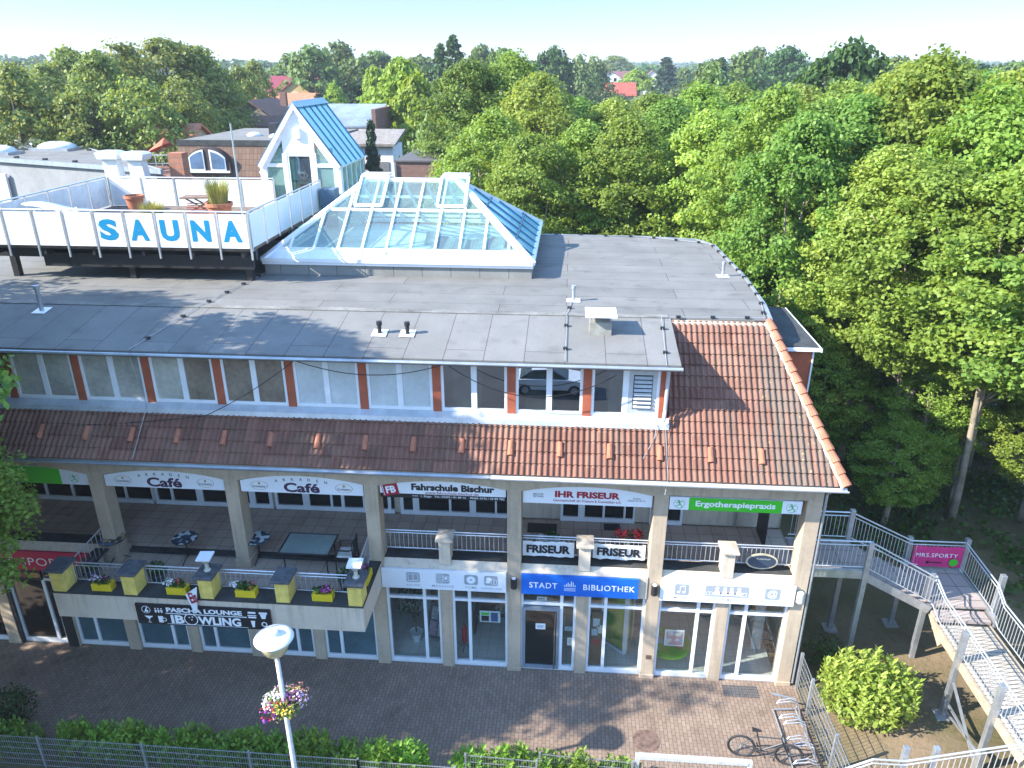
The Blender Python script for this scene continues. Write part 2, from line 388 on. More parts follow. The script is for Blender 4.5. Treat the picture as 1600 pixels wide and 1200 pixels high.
MB().box(-30, 6.72, F+.43, 20.2, 6.42, 6.5).build("gallery_ceiling", PLL, B)
MB().box(-30, 6.73, 20.26, 20.5, 3.4, 6.42).build("gallery_back_wall", PLL, B)
MB().box(-30, 6.73, F+.41, 22.6, 2.89, 3.14).build("shop_ceiling", PLL, B)
MB().box(-30, 6.4, 22.6, 22.8, 0, 2.88).build("shop_back_wall", mat("shop_wall_grey", (.62, .60, .56), .9), B)
MB().box(-30, 6.4, F+.1, 22.6, .02, .04).build("shop_floor", INTF, B)
# gallery windows: sill rail, posts, panes
def gallery_window(a, b, posts, z1=5.6):
    mb = MB().box(a, b, 20.14, 20.26, 3.42, 3.57).box(a, b, 20.15, 20.25, z1, z1+.1)
    for p, w in posts: mb.box(p, p+w, 20.135, 20.25, 3.573, z1)
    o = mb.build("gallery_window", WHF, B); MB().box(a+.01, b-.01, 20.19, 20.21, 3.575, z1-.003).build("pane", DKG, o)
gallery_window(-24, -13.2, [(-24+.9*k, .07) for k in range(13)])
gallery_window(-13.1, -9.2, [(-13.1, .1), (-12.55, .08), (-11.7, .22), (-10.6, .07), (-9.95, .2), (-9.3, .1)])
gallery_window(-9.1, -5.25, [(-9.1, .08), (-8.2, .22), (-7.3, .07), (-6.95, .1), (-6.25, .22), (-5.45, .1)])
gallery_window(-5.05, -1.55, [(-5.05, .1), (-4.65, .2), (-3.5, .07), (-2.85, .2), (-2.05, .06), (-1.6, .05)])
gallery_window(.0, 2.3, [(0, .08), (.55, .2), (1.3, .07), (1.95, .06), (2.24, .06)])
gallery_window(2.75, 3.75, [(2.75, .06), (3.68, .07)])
mb = MB().box(-24, -9.3, 20.17, 20.188, 4.05, 4.5)
mb.build("magenta_band", mat("magenta_film", (.30, .01, .06), .4), B)
MB().tube([(5.35, 20.1, 3.42), (5.35, 20.1, 6.4)], .03).build("downpipe", ZINC, B)
d = MB().box(6.0, 6.06, 19.2, 20.1, 3.42, 5.6).build("side_door", BLK, B)
# shop windows
def window(a, b, my, door=None, pan=SHOPG, tr=True, fm=WHF, z0=.03, name="shop_window"):
    y0, y1 = F+.10, F+.20; mb = MB()
    mb.box(a, b, y0, y1, z0, z0+.15).box(a, b, y0, y1, 2.76, 2.85).box(a, a+.07, y0, y1, z0+.15, 2.76).box(b-.07, b, y0, y1, z0+.15, 2.76)
    mb.box(my-.045, my+.045, y0, y1, z0+.15, 2.76)
    if tr: mb.box(a+.07, my-.045, y0, y1, 2.38, 2.46).box(my+.045, b-.07, y0, y1, 2.38, 2.46)
    o = mb.build(name, fm, B)
    for u, v in ((a+.06, my-.04), (my+.04, b-.06)):
        if v > u: MB().box(u, v, F+.145, F+.157, z0+.14, 2.77).build("pane", pan, o)
    return o
for i, (a, b) in enumerate(bays):
    m0, m1 = mids[i], mids[i]+.34; p = SHOPG if a > -5.4 else TEAL
    if a < -17.5: p = DKG
    if -17.5 < a < -13.2:
        w = window(a+.1, m0-.05, a+.1+1.1, pan=glass("snack_glass", (.30, .32, .32), .16)); MB().box(m0, m0+.30, F-.02, F+.02, .02, 2.86).build("black_cladding", BLK, B)
        MB().box(a, a+.1, F+.02, F+.3, .02, 2.86).build("black_cladding", BLK, B)
        window(m1, b, m1+.62, pan=TEAL, tr=False)
        continue
    window(a, m0, a+(m0-a)*(.74 if -1.5 < a < 2 else .70 if a > -5.4 else .68), pan=p, tr=a > -5.4)
    window(m1, b, m1+(b-m1)*.31, pan=p, tr=a > -5.4)
# library door leaf
dr = MB(); a = bays[6][0]
dr.box(a+.05, a+.13, F+.06, F+.16, .1, 2.3).box(a+1.03, a+1.11, F+.06, F+.16, .1, 2.3).box(a+.13, a+1.03, F+.06, F+.16, 2.2, 2.3).box(a+.13, a+1.03, F+.06, F+.16, .1, .2)
do = dr.build("library_door", mat("grey_aluminium", (.33, .38, .44), .4, .4), B)
MB().box(a+.12, a+1.04, F+.10, F+.115, .19, 2.21).build("pane", glass("door_glass", (.42, .46, .46), .1), do)
MB().tube([(a+.98, F+.0, .15), (a+.98, F+.0, 2.2)], .022).build("handle", mat("bronze_bar", (.30, .24, .19), .4, .6), do)
# side and rear walls, roof storey behind the tiles
MB().box(6.74, 6.76, F+.5, 31, 0, 3.39).box(6.74, 6.76, 20.26, 31, 3.39, 6.86).box(6.74, 6.76, F+.5, 20.26, 6.2, 6.86).build("end_wall", PL, B)
MB().box(-30, 5.0, 30.75, 30.78, 0, 10).build("rear_wall", PL, B)
# tiled mansard
def tiles(x0, x1, rows, hip=False, y0=16.76, z0=6.91):
    per, seg, row = .15, 6, .32; n = int(round((x1-x0)/per*seg)); vs = []; fs = []; c = math.sqrt(.5)
    for r in range(rows):
        for k, (sv, lift) in enumerate(((r*row, .012), (r*row, .042), (r*row+row+.03, .012))):
            for i in range(n+1):
                x = x0+i*per/seg; t = (x/per) % 1.0; hs = math.sin(math.floor(x/.3+.001)*12.9898+r*78.233)*43758.5453; hs -= math.floor(hs)
                prof = .042*max(0, math.sin(math.pi*min(1, t/.74)))**.8 if t < .74 else -.006
                hgt = prof*(0 if k == 0 else 1)+lift+(hs*.014 if k == 1 else 0)
                vs.append((x, y0+sv*c-hgt*c, z0+sv*c+hgt*c))
        o = len(vs)-3*(n+1)
        for j in (0, 1):
            for i in range(n):
                if hip and x0+(i+1)*per/seg > 7.02-(1.53/3.19)*(r*row*c+.1): continue
                fs.append((o+j*(n+1)+i, o+j*(n+1)+i+1, o+(j+1)*(n+1)+i+1, o+(j+1)*(n+1)+i))
    return MB().add(vs, fs)
tiles(-25.5, 2.7, 5).build("tile_roof", TILE, B, smooth=False)
tiles(2.7, 7.05, 14, True).build("tile_roof", TILE, B)
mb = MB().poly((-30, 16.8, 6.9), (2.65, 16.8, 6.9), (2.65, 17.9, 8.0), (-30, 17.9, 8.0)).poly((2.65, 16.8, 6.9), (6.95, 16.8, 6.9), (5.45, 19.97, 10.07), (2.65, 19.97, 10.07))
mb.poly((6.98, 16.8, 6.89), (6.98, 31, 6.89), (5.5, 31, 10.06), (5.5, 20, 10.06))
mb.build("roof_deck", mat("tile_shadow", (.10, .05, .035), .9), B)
rg = random.Random(5)
for k in range(15):                                 # hip caps
    t0 = k/15; t1 = (k+1.12)/15
    p = [(7.03-1.55*t, 16.72+3.22*t, 6.97+3.2*t) for t in (t0, t1)]
    MB().tube(p, .125, 10, .085).build("hip_cap", CAP, B, smooth=False)
MB().tube([(6.93-1.53*t, 16.7+3.2*t, 6.93+3.2*t) for t in (0, 1)], .045, 6).build("hip_mortar", PLL, B)
MB().box(2.75, 5.45, 19.85, 20.06, 10.0, 10.1).build("ridge_mortar", PLL, B)
for k in range(-13, 6):
    x = -1.33+1.27*k; mb = MB(); y, z = 17.24, 7.43
    mb.tube([(x, y-.16, z-.12), (x, y+.12, z+.16)], [.085, .07], 10)
    mb.build("vent_tile", CAP, B)
for a, b, y in ((-30, -1.8, 16.66), (-1.85, 7.06, 16.66)):
    n = 8; P = [(y+.085*math.cos(math.pi+math.pi*i/n), 6.9+.085*math.sin(math.pi+math.pi*i/n)) for i in range(n+1)]
    P += [(u*.9+y*.1, v+.004) for u, v in reversed(P)]
    MB().prism(P, 'x', a, b).build("gutter", mat("white_gutter", (.62, .63, .63), .45, .2, var=.12) if b > 0 else ZINC, B)
MB().tube([(6.95, 16.7, 6.85), (6.9, 17.1, 6.6), (6.82, 17.3, 6.4), (6.82, 17.3, .1)], .04).build("downpipe", ZINC, B)
# dormer band
DY = 17.87
piers = [2.46-1.955*k for k in range(0, 14)]
MB().box(-30, 2.66, DY+.06, DY+.2, 7.9, 8.12).box(-30, 2.66, DY+.06, DY+.2, 9.5, 9.66).build("dormer_wall", WHF, B)
for x in piers: MB().box(x-.02, x+.2, DY, DY+.12, 8.12, 9.52).build("dormer_pier", RED, B)
MB().poly((2.66, DY+.02, 8.05), (2.66, 20.1, 10.1), (2.66, DY+.02, 9.6)).prism([(DY+.03, 8.03), (DY+.03, 9.68), (20.0, 10.05)], 'x', 2.6, 2.655).build("dormer_cheek", RED, B)
MB().prism([(DY+.02, 8.13), (DY-.2, 8.03), (DY-.22, 7.9), (DY-.2, 7.9), (DY+.02, 8.0)], 'x', -30, 2.72).build("sill_flashing", mat("pale_zinc", (.62, .65, .68), .4, .35, var=.12, scale=2), B)
FRO = pane("frosted_pane", (.46, .435, .375), .25, .22); FRB = pane("brown_blind_pane", (.27, .215, .16), .2, .25); FRL = pane("pale_blind_pane", (.55, .58, .57), .18, .1)
CLR = glass("mirror_pane", (.6, .65, .65), .40)
kinds = [[CLR, CLR], [CLR, CLR], [CLR, CLR], [FRL, FRL], [FRL, FRL], [FRB, FRB], [FRO, FRB], [FRO, FRO], [FRO, FRO], [FRL, FRO], [FRO, FRO], [FRO, FRO], [FRO, FRO]]
for k in range(13):
    a, b = piers[k+1]+.2, piers[k]-.02; m = (a+b)/2; z0, z1 = 8.13, 9.5; y0, y1 = DY+.03, DY+.1; mb = MB()
    mb.box(a, b, y0, y1, z0, z0+.09).box(a, b, y0, y1, z1-.08, z1)
    for u, w in ((a, .075), (m-.075, .15), (b-.075, .075)): mb.box(u, u+w, y0, y1, z0+.09, z1-.08)
    o = mb.build("dormer_window", WHF, B)
    for j, (u, v) in enumerate(((a+.07, m-.07), (m+.07, b-.07))):
        if k == 0 and j == 1:
            g = MB().box(u+.12, v-.12, y0+.0, y0+.02, z0+.22, z1-.2).build("louvre_back", DARKIN, o)
            mb = MB().box(u, u+.14, y0+.005, y0+.04, z0+.09, z1-.08).box(v-.14, v, y0+.005, y0+.04, z0+.09, z1-.08).box(u+.14, v-.14, y0+.005, y0+.04, z1-.24, z1-.08).box(u+.14, v-.14, y0+.005, y0+.04, z0+.09, z0+.24)
            for q in range(8): mb.prism([(y0-.05, z0+.27+q*.115), (y0-.045, z0+.285+q*.115), (y0+.02, z0+.35+q*.115), (y0+.02, z0+.335+q*.115)], 'x', u+.14, v-.14)
            mb.build("louvre", mat("grey_louvre", (.5, .52, .53), .5, .1), o)
        else: MB().box(u, v, y0+.03, y0+.042, z0+.085, z1-.075).build("pane", kinds[k][j], o)
MB().box(-30, 2.55, 19.2, 19.3, 7.6, 9.6).build("attic_wall", mat("attic_grey", (.30, .30, .29), .9), B)
MB().box(-6, 2.55, DY+.25, 19.2, 7.7, 7.75).build("attic_floor", mat("attic_grey", (.2, .2, .2), .9), B)
for a, c_ in ((-1.0, (.45, .46, .44)), (-2.9, (.42, .43, .42)), (1.15, (.4, .42, .42))):
    MB().box(a, a+.75, DY+.16, DY+.17, 8.15, 9.3).build("curtain", mat("curtain%g" % a, c_, .9), B)
# felt roofs
MB().prism([(17.5, 9.66), (17.5, 9.745), (20.07, 10.152), (20.07, 10.03)], 'x', -30, 2.86).build("dormer_roof", FELT2, B)
mb = MB(); mb.tube([(-30, 17.44, 9.66), (2.9, 17.44, 9.66)], .05, 8); mb.build("gutter", ZINC, B)
MB().box(-30, 2.88, 17.49, 17.53, 9.58, 9.70).build("fascia", DKF, B)
mb = MB(); rg = random.Random(8)
outline = [(-30, 20.06), (2.86, 20.06), (5.55, 20.0), (5.72, 21.5), (5.8, 24.5), (5.62, 29.4), (5.1, 30.4), (3.0, 30.8), (-30, 31.1)]
mb.prism(outline, 'z', 10.06, 10.15); mb.build("flat_roof", FELT, B)
mb = MB()
for i in range(2, 8):
    p, q = outline[i], outline[i+1]; mb.bar((*p, 10.15), (*q, 10.15), .09, .08)
mb.build("roof_edge", ZINC, B)
mb = MB().box(-30, 2.8, 20.02, 20.3, 10.153, 10.168); mb.build("felt_upstand", mat("weathered_felt", (.20, .19, .165), .9, var=.3, scale=1.5), B)
MB().tube([(2.55, 17.55, 9.6), (2.6, 17.75, 9.5), (2.6, 17.78, 8.4), (2.55, 17.6, 8.15)], .05).build("downpipe", mat("grey_pvc", (.45, .44, .43), .5), B)
# dormer at the gable end
MB().prism([(5.3, 7.2), (6.70, 7.2), (6.70, 9.42), (5.3, 9.42)], 'y', 19.75, 23.2).build("gable_dormer", RED, B)
MB().prism([(5.3, 9.56), (6.86, 9.44), (6.86, 9.52), (5.3, 9.66)], 'y', 19.62, 23.35).build("gable_dormer_roof", DKF, B)
MB().box(6.865, 6.9, 19.58, 23.4, 9.42, 9.52).box(5.9, 6.86, 19.58, 19.615, 9.44, 9.54).box(6.70, 6.74, 19.71, 19.745, 7.2, 9.4).build("gable_dormer_trim", WHF, B)
# vent pipes and the capped chimney
for x, y, z, h, r, c_, nme in ((-14.95, 19.6, 10.08, .75, .06, ZINC, "vent_pipe"), (-4.95, 18.75, 9.95, .34, .055, BLK, "vent_pipe"), (-4.2, 18.75, 9.95, .34, .055, BLK, "vent_pipe"), (.2, 21.5, 10.15, .47, .05, ZINC, "vent_pipe"), (5.1, 24.7, 10.15, .5, .05, ZINC, "vent_pipe")):
    o = MB().lathe([(r, 0), (r, h-.1), (r*1.4, h-.1), (r*1.4, h), (r*.5, h+.01)], (x, y, z), 14).build(nme, c_, B)
    zz = z+.02; sl = .158 if y < 20 else 0; w = .2
    MB().poly((x-w, y-w, zz-sl*w), (x+w, y-w, zz-sl*w), (x+w, y+w, zz+sl*w), (x-w, y+w, zz+sl*w)).build("flashing", WHP, o)
ch = MB().box(.62, 1.2, 18.95, 19.45, 9.8, 10.33).build("chimney", mat("mortar_grey", (.30, .29, .25), .9, var=.2), B)
MB().box(.5, 1.32, 18.75, 19.6, 10.52, 10.55).build("chimney_cap", WHP, ch)
mb = MB(); [mb.bar((x, y, 10.33), (x, y, 10.52), .02) for x in (.66, 1.16) for y in (19.0, 19.4)]; mb.build("cap_leg", ZINC, ch)
# lightning cables with clamps
mb = MB(); lines = [[(-.0, 17.5, 9.79), (.02, 20.05, 10.18), (.15, 21.4, 10.18)], [(-10.05, 24, 10.18), (-10.5, 20.06, 10.19), (-11.25, 17.5, 9.78)], [(2.5, 17.45, 9.75), (2.6, 20.0, 10.2), (5.4, 20.12, 10.2), (5.7, 22, 10.2), (5.75, 25, 10.2), (5.5, 29.6, 10.2), (3, 30.7, 10.2), (-1, 30.9, 10.2)], [(-11.25, 17.45, 9.7), (-11.2, 17.7, 8.1), (-11.3, 16.75, 6.98)], [(2.62, 17.66, 8.05), (2.66, 16.74, 7.0), (2.6, 16.6, 6.6)], [(2.4, 17.66, 8.05), (2.35, 17.5, 7.74), (2.05, 17.1, 7.34)]]
for L in lines: MB().tube(L, .009, 5).build("lightning_cable", mat("cable_metal", (.5, .5, .5), .4, .5), B)
for L in lines[:3]:
    for i in range(len(L)-1):
        p, q = Vector(L[i]), Vector(L[i+1]); n = max(1, int((q-p).length/.9))
        for k in range(n): c = p.lerp(q, (k+.5)/n); MB().box(c.x-.06, c.x+.06, c.y-.04, c.y+.04, c.z-.03, c.z+.035).build("cable_clamp", BLK, B)
for a, b, sag in (((-6.9, 17.6, 9.55), (-3.0, 17.55, 9.6), .35), ((-3.0, 17.55, 9.6), (1.3, 17.6, 9.4), .75), ((-7.0, 17.7, 9.5), (-9.5, 17.5, 7.95), .1), ((-9.5, 17.5, 7.95), (-16, 17.3, 7.5), .12)):
    P = [Vector(a).lerp(Vector(b), t/12)-Vector((0, 0, sag*4*(t/12)*(1-t/12))) for t in range(13)]; MB().tube(P, .012, 4).build("slack_cable", BLK, B)
# railings of the gallery: handrail, lower rail, balusters
def rail(name, p, q, h0, h1, parent, step=.12, post=None, m=RAIL, r=.02, extra=None):
    mb = MB(); p = Vector(p); q = Vector(q); U = Vector((0, 0, 1)); L = (q-p).length; n = max(2, int(L/step))
    mb.tube([p+U*h1, q+U*h1], r, 6); mb.tube([p+U*(h0), q+U*(h0)], r*.8, 6)
    if extra: mb.tube([p+U*(h1-extra), q+U*(h1-extra)], r*.8, 6)
    for k in range(n+1): c = p.lerp(q, k/n); mb.bar(c+U*h0, c+U*(h1-(extra or 0)), .014)
    return mb.build(name, m, parent)
for i in (5, 6, 7):
    a, b = bays[i]; m0 = mids[i]
    o = MB().box(m0+.02, m0+.34, F+.02, F+.45, 3.66, 4.46).build("parapet_post", PLL, B, bev=.01)
    MB().add([(m0-.06, F-.06, 4.46), (m0+.42, F-.06, 4.46), (m0+.42, F+.52, 4.46), (m0-.06, F+.52, 4.46), (m0-.06, F-.06, 4.52), (m0+.42, F-.06, 4.52), (m0+.42, F+.52, 4.52), (m0-.06, F+.52, 4.52), (m0+.18, F+.23, 4.58)],
             [(0, 3, 2, 1), (0, 1, 5, 4), (1, 2, 6, 5), (2, 3, 7, 6), (3, 0, 4, 7), (4, 5, 8), (5, 6, 8), (6, 7, 8), (7, 4, 8)]).build("capstone", PLL, o)
    rail("railing", (a+.02, F+.4, 0), (m0, F+.4, 0), 3.92, 4.5, B, extra=.08); rail("railing", (m0+.36, F+.4, 0), (b-.02, F+.4, 0), 3.92, 4.5, B, extra=.08)
# ---------------- the projecting cafe terrace ----------------
TX0, TX1, TY = -13.35, -5.0, 15.3
YEL = mat("yellow_paint", (.80, .60, .14), .7, var=.12, scale=5, streak=.35)
STN = mat("slate_cap", (.10, .105, .115), .7, var=.3, scale=8)
MB().box(TX0, TX1, TY, TY+.18, 2.9, 3.68).box(TX0, TX0+.2, TY+.18, F-.06, 2.9, 3.68).box(TX1-.2, TX1, TY+.18, F-.02, 2.9, 3.68).box(TX0+.2, TX1-.2, TY+.18, F-.02, 2.9, 3.1).build("terrace_parapet", PLL, B)
MB().box(TX0-.02, TX1+.02, TY-.03, TY+.6, 3.683, 3.71).box(TX1-.42, TX1+.02, TY+.6, F+.02, 3.683, 3.71).box(TX0-.02, TX0+.4, TY+.6, F, 3.683, 3.71).box(TX0+.2, TX1-.2, TY+.55, TY+.6, 3.3, 3.683).box(TX1-.42, TX1-.37, TY+.6, F+.3, 3.3, 3.683).build("parapet_top", DKF, B)
MB().box(TX0+.2, TX1-.2, TY+.6, F+.42, 3.1, 3.3).build("terrace_floor", FLRT, B)
YP = [-13.33, -11.38, -9.31, -7.28, -5.37]
for i, x in enumerate(YP):
    o = MB().box(x, x+.36, TY+.01, TY+.5, 3.705, 4.34).build("parapet_pillar", YEL, B, bev=.01)
    MB().box(x-.08, x+.44, TY-.07, TY+.58, 4.34, 4.42).build("capstone", STN, o, bev=.012)
for i in range(4): rail("railing", (YP[i]+.37, TY+.52, 0), (YP[i+1]-.01, TY+.52, 0), 3.74, 4.28, B, .13, extra=.09)
rail("railing", (-5.25, TY+.6, 0), (-5.3, F, 0), 3.8, 4.5, B, .13); rail("railing", (-12.95, TY+.4, 0), (-13.05, F+.1, 0), 3.6, 4.4, B, .2)
# ---------------- signs ----------------
GRY = mat("grey_print", (.33, .36, .39), .5, var=.03); WHT = mat("white_print", (.82, .83, .84), .5, var=.02); INK = mat("black_print", (.015, .013, .016), .5, var=.02)
PUR = mat("plum_print", (.055, .018, .05), .5, var=.02); DRED = mat("dark_red_print", (.33, .012, .03), .5, var=.02); GRN = mat("green_print", (.045, .50, .02), .45, var=.03)
BLU = mat("blue_plate", (.008, .13, .56), .4, var=.04); MAG = mat("red_pink_banner", (.56, .012, .07), .55, var=.06); SBL = mat("sauna_blue", (.0, .225, .43), .5, var=.03)
DGR = mat("green_figure", (.06, .42, .08), .5, var=.02); GLD = mat("gold_print", (.4, .27, .06), .5, var=.02)
SG = "shop signs over the arcade"
def arch_sign(bay, label, plate=WHP, z0=5.75, inset=.04):
    a, b = bay; a += inset; b -= inset; y = F+.10
    o = thing("shop_sign", label, "sign", ((a+b)/2, y, z0), SG)
    P = [(a, z0)]+[(a+(b-a)*t/14, 6.10+.2*(1-(2*t/14-1)**2)) for t in range(15)]+[(b, z0)]
    MB().prism(P, 'y', y, y+.05).build("plate", plate, o)
    mb = MB(); T = [(x, y+.02, z) for x, z in P[1:-1]]; mb.tube(T, .022, 6); mb.build("shadow_line", BLK, o)  # black tube draws the shadow line above the recessed plate
    return o, (a+b)/2, y-.004
def runner(mb, cx, y, cz, s):                       # running figure inside a ring
    disc(mb, (cx-.14*s, y, cz+.62*s), .16*s, n=12)
    mb.bar((cx-.05*s, y, cz+.45*s), (cx+.15*s, y, cz-.1*s), .22*s, .003, (0, 1, 0))
    for p, q in (((.0, .38), (-.5, .2)), ((.0, .4), (.5, .45)), ((.12, -.1), (-.3, -.45)), ((-.3, -.45), (-.75, -.5)), ((.15, -.1), (.5, -.4)), ((.5, -.4), (.4, -.85))):
        mb.bar((cx+p[0]*s, y, cz+p[1]*s), (cx+q[0]*s, y, cz+q[1]*s), .13*s, .003, (0, 1, 0))
    for k in range(16):
        if k in (3, 4, 9): continue
        a0, a1 = k*.3927, k*.3927+.36; mb.bar((cx+.95*s*math.cos(a0), y, cz+.9*s*math.sin(a0)), (cx+.95*s*math.cos(a1), y, cz+.9*s*math.sin(a1)), .05*s, .003, (0, 1, 0))
# two cafe signs
for i, lab in ((3, "white arched cafe sign above the terrace, next to the green arched sign"), (4, "white arched cafe sign above the glass table, next to the driving school sign")):
    o, cx, y = arch_sign(bays[i], lab)
    text(MB(), "Café", (cx, y, 5.93), 1.0, .30, .035).build("lettering", PUR, o)
    mb = MB()
    for k, ch in enumerate("ARKADEN"):
        u = (k-3)*.23; text(mb, ch, (cx+u, y, 6.19-.14*u*u), None, .085, .012, rot=-u*.28)
    mb.build("lettering", INK, o)
    for s in (-1, 1):
        mb = MB(); text(mb, "Krombacher", (cx+s*1.18, y, 5.93), .36, .075, .01); mb.build("lettering", INK, o)
        mb = MB(); disc(mb, (cx+s*1.18, y, 5.96), .24, .14, 24, r0=.225); disc(mb, (cx+s*1.18, y, 6.03), .035, n=6); mb.bar((cx+s*1.18-.035, y, 6.005), (cx+s*1.18+.035, y, 6.005), .02, .002, (0, 1, 0)); mb.build("emblem", GLD, o)
# green arched sign
o, cx, y = arch_sign(bays[2], "bright green arched sign with a runner, partly hidden behind tree leaves")
MB().prism([(cx-1.2, 5.752)]+[(cx-1.2+2.1*t/8, 6.085+.2*(1-((-1.2+2.1*t/8)/1.67)**2)) for t in range(9)]+[(cx+.9, 5.752)], 'y', y-.004, y+.003).build("green_field", GRN, o)
mb = MB(); runner(mb, cx+1.28, y, 5.95, .15); mb.build("emblem", DGR, o)
# driving school
o, cx, y = arch_sign(bays[5], "white and black arched driving school sign with red square emblem", z0=5.88)
MB().box(cx-1.7, cx+1.7, y+.004, y+.05, 5.75, 5.876).build("black_strip", INK, o)
text(MB(), "Fahrschule Bischur", (cx+.28, y, 6.10), 2.25, .21, .05, spacing=1.0).build("lettering", INK, o)
text(MB(), "www.fahrschule-bischur.de", (cx+.25, y, 5.935), 1.45, .085, .01).build("lettering", DRED, o)
text(MB(), "<<<  1. Etage   Tel.: 03303 / 81 89 16    Mobil: 0172 / 32 89 780", (cx+.42, y, 5.812), 2.5, .075, .012).build("lettering", WHT, o)
eo = MB(); eo.add([(cx-1.43+u*.22*math.cos(.2)-v*.2*math.sin(.2), y-.004, 6.02+u*.22*math.sin(.2)+v*.2*math.cos(.2)) for u, v in ((-1, -1), (1, -1), (1, 1), (-1, 1))], [(0, 1, 2, 3)]); eo = eo.build("emblem", DRED, o)
mb = MB(); text(mb, "FB", (cx-1.41, y-.009, 6.0), .27, .22, .04, rot=.2)
for s in (.86,):
    C4 = [(cx-1.43+u*.22*s*math.cos(.2)-v*.2*s*math.sin(.2), y-.009, 6.02+u*.22*s*math.sin(.2)+v*.2*s*math.cos(.2)) for u, v in ((-1, -1), (1, -1), (1, 1), (-1, 1))]
    m2 = MB()
    for k in (2, 3): m2.bar(C4[k], C4[(k+1) % 4], .018, .002, (0, 1, 0))
    m2.build("outline", WHT, eo)
mb.build("lettering", WHT, eo)
# hairdresser
o, cx, y = arch_sign(bays[6], "white arched hairdresser sign with bold dark red words")
text(MB(), "IHR FRISEUR", (cx, y, 6.05), 1.72, .2, .05).build("lettering", DRED, o)
text(MB(), "Genossenschaft der Friseure & Kosmetiker e.G.", (cx, y, 5.865), 1.8, .08, .008).build("lettering", DRED, o)
for t, u, v, w_ in (("MEISTER", -1.3, 6.03, .27), ("BETRIEB", -1.3, 5.96, .27), ("Telefon", 1.3, 6.0, .22), ("03303 50 49 72", 1.3, 5.93, .46)): text(MB(), t, (cx+u, y, v), w_, .048, .006).build("lettering", INK, o)
# ergotherapy
a, b = 2.85, 6.24; y = F+.02
o = thing("shop_sign", "straight white and green practice sign between two running figures", "sign", ((a+b)/2, y, 5.77), SG)
MB().box(a, b, y, y+.06, 5.77, 6.15).build("plate", WHP, o); MB().box(a+.5, b-.5, y-.005, y-.001, 5.773, 6.147).build("green_field", GRN, o)
text(MB(), "Ergotherapiepraxis", ((a+b)/2, y-.009, 5.955), 2.05, .22, .03).build("lettering", WHT, o)
for u in (a+.25, b-.25): mb = MB(); runner(mb, u, y-.006, 5.95, .15); mb.build("emblem", DGR, o)
# library fascia signs
def fascia(a, b, label, m, z0=2.9, z1=3.55, y=F-.1):
    o = thing("library_sign" if m is not MAG else "shop_sign", label, "sign", ((a+b)/2, y, z0), "fascia signs above the shop windows")
    MB().box(a, b, y, y+.07, z0, z1).build("plate", m, o); return o, y-.004
def rbox(mb, cx, y, cz, w, h, r=.05):
    P = []
    for sx, sz, a0 in ((1, -1, -90), (1, 1, 0), (-1, 1, 90), (-1, -1, 180)):
        for k in range(4): t = R(a0+30*k); P.append((cx+sx*(w/2-r)+r*math.cos(t), y, cz+sz*(h/2-r)+r*math.sin(t)))
    mb.poly(*P)
o, y = fascia(-4.98, -1.46, "white library sign with grey book, magazine, disc and headphone icons", WHP)
yy = y-.004; V = (0, 1, 0)
fr = lambda mb, x0, x1, z0, z1, t=.014: [mb.bar(p, q, t, .002, V) for p, q in (((x0, yy, z0), (x1, yy, z0)), ((x1, yy, z0), (x1, yy, z1)), ((x1, yy, z1), (x0, yy, z1)), ((x0, yy, z1), (x0, yy, z0)))]
def icon(o, cx, cz, w, h, draw):
    g = MB(); rbox(g, cx, y, cz, w, h); g = g.build("icon", GRY, o); m = MB(); draw(m); m.build("icon_drawing", WHT, g)
def word(o, t, cx, w=None, h=.075): text(MB(), t, (cx, y, 3.03), w, h, .008, spacing=1.25).build("lettering", GRY, o)
for t, cx in (("BÜCHER", -4.08), ("MAGAZINE", -3.24), ("FILME", -2.44), ("HÖRBÜCHER", -1.86)): word(o, t, cx, .6 if cx > -2 else None)
icon(o, -4.08, 3.29, .38, .33, lambda w: (fr(w, -4.22, -4.085, 3.19, 3.4), fr(w, -4.075, -3.94, 3.19, 3.4), w.bar((-4.24, yy, 3.17), (-3.92, yy, 3.17), .014, .002, V)))
icon(o, -3.24, 3.29, .38, .33, lambda w: (fr(w, -3.4, -3.24, 3.17, 3.42), fr(w, -3.22, -3.08, 3.2, 3.38), [w.bar((-3.37, yy, 3.22+.05*k), (-3.27, yy, 3.22+.05*k), .014, .002, V) for k in range(4)], rect(w, -3.19, -3.11, yy, 3.26, 3.35)))
icon(o, -2.44, 3.29, .38, .33, lambda w: disc(w, (-2.44, yy, 3.29), .125, n=28, r0=.03))
icon(o, -1.88, 3.29, .38, .33, lambda w: (disc(w, (-1.94, yy, 3.33), .075, n=16), w.bar((-2.03, yy, 3.24), (-1.90, yy, 3.24), .07, .002, V), fr(w, -1.86, -1.80, 3.18, 3.36), fr(w, -1.79, -1.72, 3.18, 3.32)))
o, y = fascia(-1.03, 2.2, "blue city library sign with white lettering and skyline emblem", BLU); text(MB(), "STADT", (-.42, y, 3.22), .78, .19, .012, spacing=1.12).build("lettering", WHT, o); text(MB(), "BIBLIOTHEK", (1.4, y, 3.22), 1.42, .19, .012, spacing=1.12).build("lettering", WHT, o); mb = MB()
for k in range(3): mb.bar((.16, y, 3.08+.04*k), (.48, y, 3.075+.04*k), .013, .002, (0, 1, 0))
for u, h in ((.17, .05), (.22, .09), (.27, .14), (.32, .1), (.36, .19), (.41, .16), (.46, .07)): mb.bar((u, y, 3.21), (u, y, 3.21+h), .022, .002, (0, 1, 0))
mb.build("lettering", WHT, o)
o, y = fascia(2.80, 6.42, "white library sign with grey note, children and at sign icons", WHP); word(o, "MUSIK", 3.36, .36, .07); word(o, "KINDER MEDIEN", 4.58, .92, .07); word(o, "INTERNET", 5.82, .58, .07); yy = y-.004
